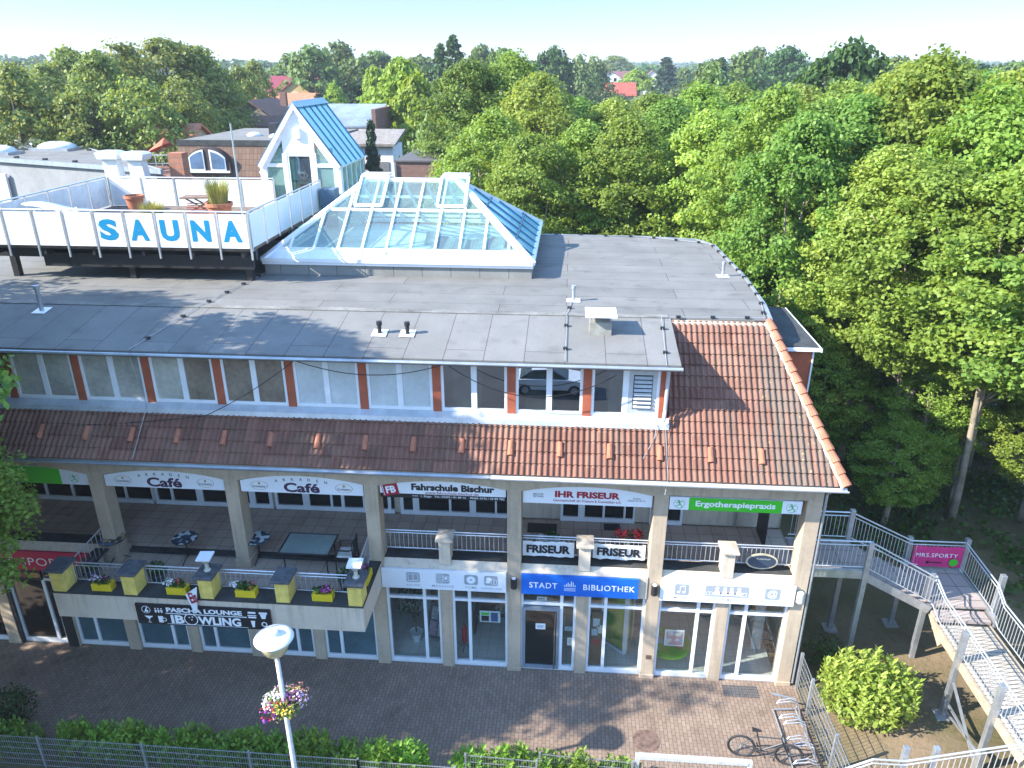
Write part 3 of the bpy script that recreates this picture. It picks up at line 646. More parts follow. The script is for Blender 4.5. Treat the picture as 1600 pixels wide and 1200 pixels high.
def note(w):
    for u in (-.08, .06): disc(w, (3.38+u, yy, 3.22), .045, .035, 12); w.bar((3.38+u+.035, yy, 3.22), (3.38+u+.035, yy, 3.41), .018, .002, V)
    w.bar((3.335, yy, 3.40), (3.475, yy, 3.42), .035, .002, V)
def kids(w):
    for u, s in ((-.27, 1.1), (-.06, .95), (.12, .95), (.32, 1)):
        disc(w, (4.6+u, yy, 3.40), .05*s, n=14); w.poly((4.6+u-.1*s, yy, 3.17), (4.6+u+.1*s, yy, 3.17), (4.6+u+.045, yy, 3.345), (4.6+u-.045, yy, 3.345)); w.bar((4.6+u-.13, yy, 3.24), (4.6+u+.13, yy, 3.24), .03, .002, V)
    fr(w, 4.06, 4.13, 3.17, 3.27); fr(w, 4.14, 4.21, 3.17, 3.27); fr(w, 5.0, 5.14, 3.16, 3.27)
icon(o, 3.38, 3.30, .38, .36, note); icon(o, 4.6, 3.30, 1.16, .36, kids); icon(o, 5.82, 3.28, .40, .36, lambda w: text(w, "@", (5.82, yy, 3.28), .27, .27, .01))
# red fitness studio fascia
o, y = fascia(-16.9, -13.4, "long red fascia sign half hidden by the leafy branch", MAG)
text(MB(), "MRS.SPORTY", (-15.35, y, 3.2), 2.75, .27, -.005, spacing=1.1).build("lettering", WHT, o)
MB().box(-16.55, -15.27, F-.03, F+.05, 2.48, 2.84).build("x", INK, B).name = "food_panel"
rg = random.Random(4); mb = MB()
fd = [o for o in B.children if o.name.startswith("food_panel")][0]; WL[fd.name] = WL[B.name]
for x, c_ in ((-16.35, (.45, .2, .08)), (-16.15, (.5, .42, .2)), (-15.95, (.5, .45, .12)), (-15.78, (.32, .05, .06)), (-15.5, (.48, .36, .1)), (-15.4, (.5, .3, .1))):
    m_ = MB(); disc(m_, (x, F-.035-.001*(x+17), 2.66), .11, .09, 14); m_.build("food_print", mat("food%g" % x, c_, .5, var=.35, scale=16), fd)
# bowling banner on the terrace front
y = TY-.07; IB = thing("banner", "black lounge and bowling banner hung on the terrace front", "banner", (-9.3, y, 2.84))
MB().box(-11.1, -7.46, y, y+.05, 2.86, 3.50).build("panel", INK, IB); mb = MB(); yy = y-.004
text(mb, "PASCHA LOUNGE", (-9.24, yy, 3.36), 2.05, .15, .045); text(mb, "IB", (-10.0, yy, 3.06), .36, .27, .04); text(mb, "WLING", (-8.86, yy, 3.06), 1.16, .27, .04)
disc(mb, (-9.63, yy, 3.08), .19, n=24, r0=.165)
for u, v in ((-.04, .06), (.05, .08), (.02, -.01)): disc(mb, (-9.63+u, yy, 3.08+v), .022, n=10)
for z in (3.25, 3.235, 2.905): mb.bar((-10.3, yy, z), (-8.1, yy, z), .012, .002, (0, 1, 0))
disc(mb, (-10.82, yy, 3.33), .12, n=20, r0=.105); mb.bar((-10.86, yy, 3.26), (-10.78, yy, 3.42), .03, .002, (0, 1, 0)); disc(mb, (-10.8, yy, 3.29), .04, n=10)
for k in range(3): mb.poly((-10.58+.08*k, yy, 3.25), (-10.54+.08*k, yy, 3.25), (-10.53+.08*k, yy, 3.34), (-10.59+.08*k, yy, 3.34)); disc(mb, (-10.56+.08*k, yy, 3.38), .022, n=8)
mb.poly((-10.9, yy, 3.13), (-10.78, yy, 3.02), (-10.66, yy, 3.13)); mb.bar((-10.78, yy, 3.03), (-10.78, yy, 2.93), .014, .002, (0, 1, 0)); mb.bar((-10.83, yy, 2.92), (-10.73, yy, 2.92), .014, .002, (0, 1, 0))
mb.poly((-10.52, yy, 2.93), (-10.4, yy, 2.93), (-10.39, yy, 3.14), (-10.53, yy, 3.14)); disc(mb, (-10.36, yy, 3.03), .06, n=12, r0=.04)
rbox(mb, -7.95, yy, 3.40, .22, .06, .028); rbox(mb, -7.95, yy, 3.31, .24, .03, .012); rbox(mb, -7.95, yy, 3.25, .22, .05, .02)
mb.poly((-7.7, yy, 3.22), (-7.6, yy, 3.22), (-7.56, yy, 3.38), (-7.74, yy, 3.38)); [disc(mb, (-7.73+.055*k, yy, 3.40), .035, n=8) for k in range(4)]
mb.poly((-7.98, yy, 2.93), (-7.92, yy, 2.93), (-7.89, yy, 3.14), (-8.01, yy, 3.14)); disc(mb, (-7.65, yy, 3.04), .08, n=16, r0=.05)
mb.build("lettering", WHT, IB)
# ice cream flag
y = TY-.1; o = thing("ice_cream_sign", "small tilted white ice cream sign with red script on the terrace front", "sign", (-9.4, y, 3.35))
MB().add([(-9.50, y, 3.38), (-9.40, y, 3.38), (-9.28, y-.02, 4.18), (-9.62, y-.02, 3.92), (-9.50, y+.02, 3.38), (-9.40, y+.02, 3.38), (-9.28, y, 4.18), (-9.62, y, 3.92)], [(0, 1, 2, 3), (7, 6, 5, 4), (0, 4, 5, 1), (1, 5, 6, 2), (2, 6, 7, 3), (3, 7, 4, 0)]).build("plate", WHP, o)
text(MB(), "Eis", (-9.44, y-.03, 3.84), .24, .34, .03, .35, rot=.35).build("lettering", DRED, o)
# Friseur cloth banners, oval board, wall lamps
for a, b, lab, til in ((-1.02, .41, "white hairdresser cloth banner on the railing by the grave lantern basket", 0), (.93, 2.37, "white hairdresser cloth banner on the railing under the red flowers", -.02)):
    y = F+.33; n = 14; vs = []; fs = []; rg = random.Random(a)
    for i in range(n+1):
        x = a+(b-a)*i/n; w1 = .012*math.sin(i*1.9+a); top = 4.37+rg.uniform(-.015, .015)-.05*(0 if i not in (6, 7) else .4); bot = 3.89+rg.uniform(-.02, .02)
        vs += [(x, y+w1, bot), (x, y+w1, top), (x, y+w1+.012, bot), (x, y+w1+.012, top)]
    for i in range(n):
        p = i*4; fs += [(p, p+4, p+5, p+1), (p+2, p+3, p+7, p+6), (p+1, p+5, p+7, p+3), (p, p+2, p+6, p+4)]
    o = MB().add(vs, fs).build("banner", mat("banner_cloth", (.74, .74, .72), .8, var=.08, scale=4), label=lab, cat="banner", group="hairdresser banners on the railing")
    text(MB(), "FRISEUR", ((a+b)/2, y-.018, 4.13), 1.22, .27, .045, rot=til).build("lettering", INK, o)
o = thing("oval_sign", "oval dark board in a cream rim leaning on the railing", "sign", (5.52, F+.3, 3.8))
mb = MB(); vs = []
mb.prism([(5.52+.43*math.cos(t*.2618), 4.06+.25*math.sin(t*.2618)) for t in range(24)], 'y', F+.28, F+.31); mb.build("rim", mat("cream_rim", (.55, .47, .33), .6), o)
MB().prism([(5.52+.38*math.cos(t*.2618), 4.06+.205*math.sin(t*.2618)) for t in range(24)], 'y', F+.272, F+.281).build("board", mat("blue_board", (.035, .055, .085), .3, var=.1), o)
mb = MB(); text(mb, "Fußpflege", (5.56, F+.268, 4.15), .36, .055, .005); mb.build("lettering", mat("pale_print", (.45, .45, .42), .5), o)
for x, z, c_, lab in ((-1.24, 3.24, BLK, "black round wall lamp between the icon sign and the blue sign"), (2.64, 3.24, BLK, "black round wall lamp between the blue sign and the children icons"), (6.56, 3.22, WHP, "white round wall lamp at the building corner"), (6.74, 1.75, ZINC, "low grey wall lamp on the end wall near the fence")):
    y = F-.1 if x < 6.7 else F+.3
    if x > 6.7: x = 6.86
    o = thing("wall_lamp", lab, "lamp", (x, y, z), "wall lamps on the pillars")
    MB().lathe([(.075, -.16), (.09, -.15), (.09, .15), (.075, .16)], (x, y, z), 16).build("housing", c_, o); MB().lathe([(.062, .161), (.062, .167)], (x, y, z), 16).build("lens", WHP, o); MB().box(x-.03, x+.03, y+.08, y+.12, z-.05, z+.05).build("bracket", ZINC, o)
MB().box(2.58, 2.72, F-.012, F+.01, .72, .86).build("letter_box", mat("rusty_plate", (.16, .09, .06), .7), label="small brown metal flap low on the pillar by the children's window", cat="vent cover")

# ---------------- sauna deck on the roof ----------------
D = thing("roof_deck_terrace", "raised white panelled sauna deck with steel posts on the felt roof", "roof terrace", (-14.2, 26, 10.15))
X0, X1, Y0, Y1 = -18.6, -9.8, 22.5, 29.9
DECKM = mat("deck_boards", (.16, .12, .09), .8, var=.3, scale=3)
MB().box(X0+.1, X1-.05, Y0+.15, Y1, 11.18, 11.3).build("floor", DECKM, D)
mb = MB()
for y in (Y0+.5, Y0+3.5, Y1-.6): mb.box(X0, X1-.1, y, y+.16, 10.82, 11.178)
mb.box(X0+1.7, X1-.15, Y0+.34, Y0+.48, 10.56, 11.0); mb.box(X0+1.7, X0+1.84, Y0+.5, Y1-.6, 10.56, 10.82)
for k in range(6): mb.box(X0+.3+1.62*k, X0+.4+1.62*k, Y0+.1, Y0+.5, 11.0, 11.17)
for x in (X0+.4, (X0+X1)/2, X1-.5):
    for y in (Y0+.5, Y1-.6): mb.box(x, x+.2, y, y+.2, 10.15, 10.82)
mb.build("beam", BLK, D)
PNL = mat("white_panel", (.83, .84, .85), .35, var=.03, scale=1); PNLB = mat("stained_panel", (.74, .74, .72), .5, var=.12, scale=2)
def panels(p, q, n, zt=12.41, zb=11.3, drop=.35, m=PNL):
    p = Vector(p); q = Vector(q); d = (q-p)/n; u = d.normalized(); nrm = u.cross(Vector((0, 0, 1)))
    for k in range(n):
        a = p+d*k+u*.05; b = p+d*(k+1)-u*.05
        MB().bar((a.x, a.y, (zt+zb)/2-.02), (b.x, b.y, (zt+zb)/2-.02), .012, zt-zb-.06).build("panel", m, D)
    for k in range(n+1):
        c = p+d*k; MB().bar((c.x, c.y, zb-drop), (c.x, c.y, zt), .05, .05, tuple(u)).build("post", RAIL, D)
    MB().tube([(*p.xy, zt+.02), (*q.xy, zt+.02)], .028, 8).build("handrail", RAIL, D)
panels((X0-.1, Y0, 0), (X1, Y0, 0), 9); panels((X1, Y0+.1, 0), (X1, Y1-.2, 0), 6, drop=.1); panels((X0-.1, Y0+.1, 0), (X0-.1, Y1, 0), 6, drop=.1, m=PNLB); panels((X0, Y1, 0), (-11.75, Y1, 0), 5, drop=.05, m=PNLB)
s = (X1-X0+.1)/9
for k, ch in enumerate("SAUNA"): text(MB(), ch, (X1-s*(4.5-k)-.05, Y0-.014, 11.84), .60, .66, .05).build("letter", SBL, D)
# things on the deck
CLAY = mat("terracotta", (.42, .15, .075), .75, var=.15, scale=6); SOIL = mat("soil", (.05, .035, .025), .95)
GRS = leafmat("grass_blades", (.16, .20, .05), (.36, .32, .12), .3)
def pot(x, y, z, r, h, lab, grass=0, gh=.6, name="terracotta_pot", m=CLAY):
    o = thing(name, lab, "plant pot", (x, y, z))
    MB().lathe([(r*.7, 0), (r*.95, h*.82), (r*1.06, h*.82), (r*1.06, h), (r*.93, h), (r*.9, h*.85)], (x, y, z), 24).build("pot", m, o, smooth=False)
    MB().lathe([(r*.9, h*.86), (.02, h*.9)], (x, y, z), 20).build("soil", SOIL, o)
    if grass:
        rg = random.Random(int(grass+x*10)); mb = MB()
        for _ in range(grass):
            a = rg.random()*6.28; d = rg.random()**.5*r*.7; l = gh*rg.uniform(.5, 1.15); ln = rg.uniform(.1, .55); w = .014
            P = Vector((x+d*math.cos(a), y+d*math.sin(a), z+h*.88)); dr = Vector((math.cos(a), math.sin(a), 0)); sd_ = Vector((-math.sin(a), math.cos(a), 0))*w
            M_ = P+dr*l*ln*.35+Vector((0, 0, l*.65)); E_ = P+dr*l*ln+Vector((0, 0, l*.95))
            mb.add([P-sd_, P+sd_, M_+sd_*.8, M_-sd_*.8, E_], [(0, 1, 2, 3), (3, 2, 4)])
        mb.build("grass", GRS, o)
    return o
pot(-17.05, 28.9, 11.3, .36, .58, "empty terracotta pot on the sauna deck")
pot(-12.75, 27.0, 11.3, .46, .66, "large terracotta pot with tall pale grass on the sauna deck", 420, .95)
pot(-14.55, 25.6, 11.3, .5, .40, "low wide planter of yellowish grass behind the white front panels", 420, .55)
o = thing("stacked_furniture", "folded wooden garden furniture piled between the two grass pots", "garden furniture", (-14.0, 28.2, 11.3)); WOOD = mat("grey_brown_wood", (.22, .14, .09), .8, var=.25, scale=6)
mb = MB(); mb.bar((-14.7, 28.2, 11.95), (-13.2, 28.3, 11.97), .7, .05)
mb.build("table_top", WOOD, o); mb = MB()
for p, q in (((-14.6, 28, 11.32), (-13.5, 28, 11.92)), ((-13.4, 28, 11.32), (-14.5, 28, 11.92)), ((-14.6, 28.45, 11.32), (-13.5, 28.45, 11.92)), ((-13.4, 28.45, 11.32), (-14.5, 28.45, 11.92))): mb.bar(p, q, .06, .04)
mb.build("leg", WOOD, o); mb = MB(); [mb.bar((-14.5, 27.85+.05*k, 11.38+.07*k), (-13.3, 27.8+.05*k, 11.4+.07*k), .09, .02) for k in range(6)]; mb.build("slat", mat("red_slats", (.28, .05, .03), .7), o)
o = thing("sun_lounger", "white plastic lounger with curved ends on the sauna deck", "sun lounger", (-17.4, 24.5, 11.3)); P = []
for i in range(17):
    t = i/16; P.append((-18.35+2.15*t, 12.10+.16*(1-t)**3+.07*math.sin(t*6)+.03))
vs = []; fs = []
for x, z in P:
    w = .34*min(1, 3.5*min((x+18.42)/2.2, (-16.12-x)/2.2)+.35); vs += [(x, 24.5-w, z), (x, 24.5+w, z), (x, 24.5+w, z-.05), (x, 24.5-w, z-.05)]
for i in range(16):
    p = i*4; fs += [(p, p+1, p+5, p+4), (p+2, p+3, p+7, p+6), (p+3, p, p+4, p+7), (p+1, p+2, p+6, p+5)]
MB().add(vs, fs+[(0, 3, 2, 1), (64, 65, 66, 67)]).build("shell", WHP, o, smooth=True)
mb = MB(); [mb.bar((x, y, 11.3), (x, y, 12.12), .06) for x in (-17.9, -16.7) for y in (24.3, 24.7)]; mb.build("leg", WHP, o)
MB().tube([(-10.0, 22.7, 11.3), (-10.0, 22.72, 12.5), (-10.45, 23.4, 15.05)] and [(-9.98, 22.62, 11.3), (-9.98, 22.62, 14.98)], .035, 8, .025).build("flag_pole", RAIL, label="thin bare metal pole at the front corner of the sauna deck", cat="pole")

# ---------------- glass house ----------------
G = thing("glass_house", "white framed glass pavilion with steep blue roof beside the sauna deck", "pavilion", (-10.65, 31.9, 10.15))
gx0, gx1, gxc, gy0, gy1, ez, az, bz = -12.28, -9.02, -10.65, 30.0, 33.7, 12.92, 15.22, 10.2
def gbar(mb, p, q, w=.16, d=.14): mb.bar((p[0], gy0+.05, p[1]), (q[0], gy0+.05, q[1]), d, w, (0, 1, 0))
mb = MB()
mb.prism([(gx0, bz), (gx0, ez), (gxc, az), (gx1, ez), (gx1, bz), (gx1-.28, bz), (gx1-.28, ez-.1), (gxc, az-.42), (gx0+.28, ez-.1), (gx0+.28, bz)], 'y', gy0, gy0+.16)
mb.prism([(gxc-.63, 13.4), (gxc+.63, 13.4), (gxc+.63, 13.95), (gxc, az-.4), (gxc-.63, 13.95)], 'y', gy0+.03, gy0+.1)
for x in (gxc-.68, gxc+.5): mb.box(x, x+.18, gy0+.02, gy0+.14, bz, 13.4)
for a, b in ((gx0+.28, gxc-.68), (gxc+.68, gx1-.28)): mb.box(a, b, gy0+.03, gy0+.13, 12.86, 13.0)
for y in (gy0+.16, gy1-.12):
    for x in (gx0, gx1-.12): mb.box(x, x+.12, y, y+.12, bz, ez)
for k in range(5): mb.box(gx1-.1, gx1-.01, gy0+.16+.72*k, gy0+.22+.72*k, bz, ez)
mb.box(gx1-.14, gx1+.02, gy0+.16, gy1, ez-.08, ez+.02).box(gx0-.02, gx0+.14, gy0+.16, gy1, ez-.08, ez+.02)
mb.prism([(gx0, bz), (gx0, ez), (gxc, az), (gx1, ez), (gx1, bz), (gx1-.2, bz), (gx1-.2, ez-.1), (gxc, az-.3), (gx0+.2, ez-.1), (gx0+.2, bz)], 'y', gy1-.1, gy1)
mb.build("frame", WHP, G)
GG = glass("green_glass", (.55, .84, .78), .12, milk=.25)
MB().box(gx0+.27, gxc-.66, gy0+.07, gy0+.08, bz, 13.6).build("pane", GG, G); MB().box(gxc+.66, gx1-.27, gy0+.07, gy0+.08, bz, 13.6).build("pane", GG, G)
MB().box(gx1-.06, gx1-.05, gy0+.1, gy1, bz, ez).build("pane", GG, G); MB().box(gx0+.05, gx0+.06, gy0+.1, gy1, bz, ez).build("pane", GG, G)
sc = mat("sea_green_screen", (.08, .52, .42), .3, var=.1); MB().box(gx0+.27, gxc-.66, gy0+.1, gy0+.11, bz, 12.84).build("screen", sc, G); MB().box(gxc+.66, gx1-.27, gy0+.1, gy0+.11, bz, 12.84).build("screen", sc, G)
do = MB().box(gxc-.5, gxc-.42, gy0+.04, gy0+.12, bz, 13.38).box(gxc+.42, gxc+.5, gy0+.04, gy0+.12, bz, 13.38).box(gxc-.42, gxc+.42, gy0+.04, gy0+.12, 13.28, 13.38).build("door", WHF, G)
MB().box(gxc-.42, gxc+.42, gy0+.07, gy0+.085, bz, 13.28).build("pane", glass("grey_green_glass", (.45, .56, .55), .15), do); mb = MB(); disc(mb, (gxc+.1, gy0+.062, 12.55), .2, .12, 16, r0=.13); mb.bar((gxc+.1, gy0+.062, 12.4), (gxc+.18, gy0+.062, 12.75), .05, .003, (0, 1, 0)); mb.build("door_mark", mat("dark_mark", (.06, .08, .09), .5), do)
MB().box(gxc-.1, gxc+.14, gy0-.08, gy0+.03, 13.95, 14.35).build("wall_light", WHP, G)
MB().poly((gxc, gy0-.05, az+.03), (gx1+.06, gy0-.05, ez+.0), (gx1+.06, gy1+.1, ez+.0), (gxc, gy1+.1, az+.03)).poly((gxc, gy0-.05, az+.03), (gxc, gy1+.1, az+.03), (gx0-.06, gy1+.1, ez), (gx0-.06, gy0-.05, ez)).build("roof", TEALR, G)
mb = MB()
for k in range(6):
    y = gy0-.02+.74*k; mb.bar((gxc, y, az+.05), (gx1+.06, y, ez+.02), .05, .05); mb.bar((gxc, y, az+.05), (gx0-.06, y, ez+.02), .05, .05)
mb.build("roof_rib", mat("blue_steel", (.12, .22, .30), .4, .5), G); mb = MB(); mb.prism([(gxc-.22, az-.12), (gxc, az+.1), (gxc+.22, az-.12)], 'y', gy0-.07, gy1+.1); mb.build("ridge_cap", mat("ridge_sheet", (.25, .40, .50), .35, .4), G)
mb = MB(); mb.prism([(gx0-.03, ez), (gx0+.1, ez-.12), (gxc, az-.2), (gx1-.1, ez-.12), (gx1+.03, ez), (gxc, az+.02)], 'y', gy0-.1, gy0-.002); mb.build("barge_board", WHP, G)
MB().box(gx0+.1, gx1-.1, gy0+.2, gy1-.1, bz, bz+.03).build("floor", mat("pale_floor", (.4, .4, .37), .6), G)
o = MB().box(-9.7, -9.1, 29.2, 29.85, 11.3, 12.15).build("heat_pump", mat("blue_grey_box", (.10, .16, .22), .4, var=.1), label="small dark blue box in the corner by the glass pavilion", cat="equipment box", bev=.02)

# ---------------- pyramid skylight ----------------
S = thing("pyramid_skylight", "large white framed glass hip skylight on the felt roof", "skylight", (-5.6, 27.4, 10.15))
sx0, sx1, sy0, sy1, ez, rz, ra, rb, ry = -10.06, -1.13, 23.85, 31.0, 10.72, 12.78, -7.3, -4.0, 27.4
CURB = brickmat("curb_felt", (.25, .245, .225), (.28, .275, .25), (.12, .115, .10), .95, 2, "XZ", off=0, m=.012, rough=.9, var=.3)
MB().box(sx0+.03, sx1-.03, sy0+.05, sy1-.05, 10.15, 10.5).build("curb", CURB, S)
MB().box(sx0-.02, sx1+.02, sy0-.02, sy0+.25, 10.5, 10.6).box(sx0-.02, sx0+.25, sy0+.25, sy1, 10.5, 10.6).box(sx1-.25, sx1+.02, sy0+.25, sy1, 10.5, 10.6).build("gutter", WHP, S)
MB().box(sx0+.1, sx1-.1, sy0+.1, sy1-.1, 10.504, 10.52).build("inner_floor", mat("pool_hall_floor", (.50, .58, .56), .4, var=.2, scale=.5), S)
E0 = 10.66
c00, c10, c11, c01 = (sx0, sy0, E0), (sx1, sy0, E0), (sx1, sy1, E0), (sx0, sy1, E0); r0, r1 = (ra, ry, rz), (rb, ry, rz)
SGL = glass("skylight_glass", (.70, .88, .82), .10, milk=.12)
MB().poly(c00, c10, r1, r0).build("front_glass", SGL, S); MB().poly(c11, c01, r0, r1).build("rear_glass", SGL, S); MB().poly(c01, c00, r0).build("end_glass", SGL, S)
MB().poly(c10, c11, r1).build("end_glass", TEALR, S)  # opaque blue here stands for sky reflected in this end
mb = MB(); U = Vector((0, 0, 1))
for p, q, w in ((c00, r0, .2), (c10, r1, .24), (c11, r1, .2), (c01, r0, .2), (r0, r1, .22), (c00, c10, .14), (c01, c11, .14), (c00, c01, .14), (c10, c11, .14)): mb.bar(p, q, w, .12)
mb.build("hip_frame", WHP, S)
def onface(x, t, back=False):                       # point on the front or rear slope
    y = sy0+(ry-sy0)*t if not back else sy1-(sy1-ry)*t; return Vector((x, y, E0+(rz-E0)*t+.02))
for back in (False, True):
    mb = MB(); n = 11
    for k in range(1, n):
        x = sx0+(sx1-sx0)*k/n*1.0; tmax = min(1, (x-sx0)/(ra-sx0), (sx1-x)/(sx1-rb)); mb.bar(onface(x, 0, back), onface(x, tmax, back), .075, .09)
    for t in (.12, .60): mb.bar(onface(sx0+(ra-sx0)*t, t, back), onface(sx1-(sx1-rb)*t, t, back), .07, .09)
    mb.build("glazing_bar", WHP, S)
mb = MB(); y0_ = -.03
mb.poly(onface(sx0+.1, .0)+U*.02, onface(sx1-.1, .0)+U*.02, onface(sx1-.4, .115)+U*.02, onface(sx0+.4, .115)+U*.02); mb.build("eaves_panel", WHP, S)
BST = mat("blue_steel", (.12, .22, .30), .4, .5)
for ex, rx in ((sx1, rb), (sx0, ra)):
    mb = MB()
    for k in range(1, 7):
        y = sy0+(sy1-sy0)*k/7; t = min(1, (y-sy0)/(ry-sy0), (sy1-y)/(sy1-ry)); mb.bar((ex, y, E0+.02), (ex+(rx-ex)*t, y, E0+(rz-E0)*t+.02), .06, .07)
    for t in (.22, .62): mb.bar((ex+(rx-ex)*t, sy0+(ry-sy0)*t, E0+(rz-E0)*t+.02), (ex+(rx-ex)*t, sy1-(sy1-ry)*t, E0+(rz-E0)*t+.02), .05, .07)
    mb.build("side_rib", BST, S)
for a in (-7.45, -4.55):                            # opened hatches near the ridge
    mb = MB(); p0, p1, p2, p3 = onface(a, .63)+U*.07, onface(a+.95, .63)+U*.07, onface(a+.95, 1.0)+U*.09, onface(a, 1.0)+U*.09
    for p, q in ((p0, p1), (p1, p2), (p2, p3), (p3, p0)): mb.bar(p, q, .09, .1)
    o = mb.build("hatch", WHP, S); MB().poly(p0, p1, p2, p3).build("pane", SGL, o); mb = MB(); mb.box(a, a+.95, ry-.05, ry+.5, rz+.1, rz+.2); mb.build("hatch_hood", WHP, o)
mb = MB(); rg = random.Random(2)
for k in range(5):
    P = [(-6.5+.9*k, 26.4+.1*k, 10.75), (-6.2+.9*k, 26.5, 10.62), (-5.7+.9*k, 26.4, 10.75)]
n = 30
vs = []
for i in range(n+1):
    x = -4.9+3.0*i/n; sag = .28*(1-(2*i/n-1)**2); vs += [(x, 25.2+.05*math.sin(i*1.3), 10.95-sag), (x, 25.9+.07*math.sin(i*1.1), 11.25-sag*.9)]
mb.add(vs, [(2*i, 2*i+2, 2*i+3, 2*i+1) for i in range(n)]); mb.build("sun_sail", mat("sail_blue_grey", (.13, .20, .24), .8, var=.2), S)
# ---------------- furniture and flowers of the cafe terrace ----------------
def mosaic(name, c1, c2, c3):
    m, nt, b = nm(name); P = gpos(nt); v = nd(nt, "ShaderNodeTexVoronoi"); nt.links.new(P, v.inputs["Vector"]); v.inputs["Scale"].default_value = 9
    s = nd(nt, "ShaderNodeSeparateColor"); nt.links.new(v.outputs["Color"], s.inputs[0])
    c = mix(nt, mathn(nt, 'GREATER_THAN', s.outputs[0], .45), c1, c2); c = mix(nt, mathn(nt, 'GREATER_THAN', s.outputs[1], .72), c, c3)
    nt.links.new(c, b.inputs["Base Color"]); b.inputs["Roughness"].default_value = .3; return m
MO1 = mosaic("blue_ochre_mosaic", (.05, .12, .22), (.38, .28, .14), (.02, .03, .05)); MO2 = mosaic("blue_white_mosaic", (.03, .06, .10), (.50, .55, .56), (.02, .03, .04))
for x, y, m, lab in ((-12.82, 17.3, MO1, "round mosaic table of blue and ochre pieces by the end of the terrace"), (-10.75, 17.5, MO2, "round blue and white mosaic table alone in the middle of the terrace"), (-8.68, 17.65, MO2, "round blue and white mosaic table beside the pillar and the glass table")):
    z = 3.3; o = thing("cafe_table", lab, "table", (x, y, z), "round mosaic cafe tables")
    MB().lathe([(.33, .70), (.35, .71), (.35, .735), (.33, .74)], (x, y, z), 28).build("table_top", m, o)
    MB().torus((x, y, z+.72), .35, .014, (0, 0, 1), 28, 6).build("rim", BLK, o); mb = MB().tube([(x, y, z+.1), (x, y, z+.7)], .025, 8)
    for k in range(3):
        a = 2.09*k+.5; mb.tube([(x, y, z+.16), (x+.2*math.cos(a), y+.2*math.sin(a), z+.1), (x+.36*math.cos(a), y+.36*math.sin(a), z+.012)], .014, 6)
    mb.build("leg", BLK, o)
x0, x1, y0, y1, z = -7.82, -6.4, 17.0, 17.98, 3.3
o = thing("glass_table", "large rectangular frosted glass table with dark frame on the terrace", "table", ((x0+x1)/2, 17.5, z))
MB().box(x0+.03, x1-.03, y0+.03, y1-.03, z+.715, z+.725).build("glass_top", pane("frosted_table_glass", (.24, .30, .28), .12, .1, .8), o)
mb = MB()
for p, q in (((x0, y0), (x1, y0)), ((x1, y0), (x1, y1)), ((x1, y1), (x0, y1)), ((x0, y1), (x0, y0))): mb.tube([(*p, z+.72), (*q, z+.72)], .022, 6)
mb.build("frame", BLK, o)
for x in (x0+.1, x1-.1):
    for y in (y0+.12, y1-.12): MB().tube([(x, y, z), (x, y, z+.7)], .022, 6).build("leg", BLK, o)
# armchair
cx, cy = -6.05, 17.55; o = thing("garden_chair", "black metal armchair with white seat cushion at the glass table", "chair", (cx, cy, z)); mb = MB()
MB().box(cx-.24, cx+.24, cy-.24, cy+.24, z+.41, z+.47).build("cushion", mat("cream_cushion", (.66, .64, .58), .9), o, bev=.02)
for sx, sy in ((-.24, -.25), (-.24, .25), (.24, -.25), (.24, .25)): MB().tube([(cx+sx*1.08, cy+sy*1.05, z), (cx+sx, cy+sy, z+(.66 if sx < 0 else .92))], .018, 6).build("leg", BLK, o)
for sy in (-.25, .25): MB().tube([(cx-.26, cy+sy, z+.64), (cx-.1, cy+sy, z+.67), (cx+.1, cy+sy, z+.66), (cx+.25, cy+sy, z+.7)], .022, 6).build("armrest", BLK, o)
mb = MB().tube([(cx+.25, cy-.25, z+.9), (cx+.3, cy, z+.95), (cx+.25, cy+.25, z+.9)], .02, 6).bar((cx-.25, cy, z+.4), (cx+.25, cy, z+.4), .5, .02)
for k in range(5): mb.bar((cx+.25, cy-.2+.1*k, z+.45), (cx+.285, cy-.2+.1*k, z+.92), .02)
mb.build("backrest", BLK, o)
LEAFD = leafmat("pot_leaves", (.03, .08, .02), (.07, .15, .035), .3)
def petals(name, c): return mat(name, c, .6, var=.15, scale=30)
PK = petals("pink_petals", (.55, .06, .35)); WP = petals("white_petals", (.8, .78, .74)); RP = petals("red_petals", (.6, .015, .02)); PP = petals("purple_petals", (.30, .06, .40)); YP_ = petals("yellow_petals", (.75, .55, .06)); LP = petals("lilac_petals", (.66, .46, .60))
FLK = [0]
def flowers(o, c, rad, cols, n, size=.06, leaf=120):
    FLK[0] += 1; rg = random.Random(FLK[0]); MB().leaves(rg, c, rad, leaf, .09, .8, .3).build("foliage", LEAFD, o)
    for m, off, k in cols:
        mb = MB(); cc = (c[0]+off*rad[0], c[1], c[2]+rad[2]*.35); mb.leaves(rg, cc, (rad[0]*.55, rad[1]*.9, rad[2]*.85), int(n*k), size, .5, .9); mb.build("blossom", m, o)
YB = mat("yellow_plastic", (.80, .60, .03), .4, var=.04)
def flowerbox(x, y, z, cols, lab, rot=False):
    o = thing("flower_box", lab, "flower box", (x, y, z), "yellow flower boxes on the terrace edge"); w, d = (.27, .11) if not rot else (.11, .27); mb = MB()
    mb.box(x-w, x+w, y-d, y+d, z, z+.2)
    n = 11
    for k in range(n):
        t = -1+2*(k+.5)/n
        if rot: mb.box(x-w-.012, x-w, y+t*d-.015, y+t*d+.015, z, z+.215).box(x+w, x+w+.012, y+t*d-.015, y+t*d+.015, z, z+.215)
        else: mb.box(x+t*w-.017, x+t*w+.017, y-d-.012, y-d, z, z+.215).box(x+t*w-.017, x+t*w+.017, y+d, y+d+.012, z, z+.215)
    mb.build("trough", YB, o); flowers(o, (x-.02, y, z+.28), (w*1.15, d*1.2, .13), cols, 45)
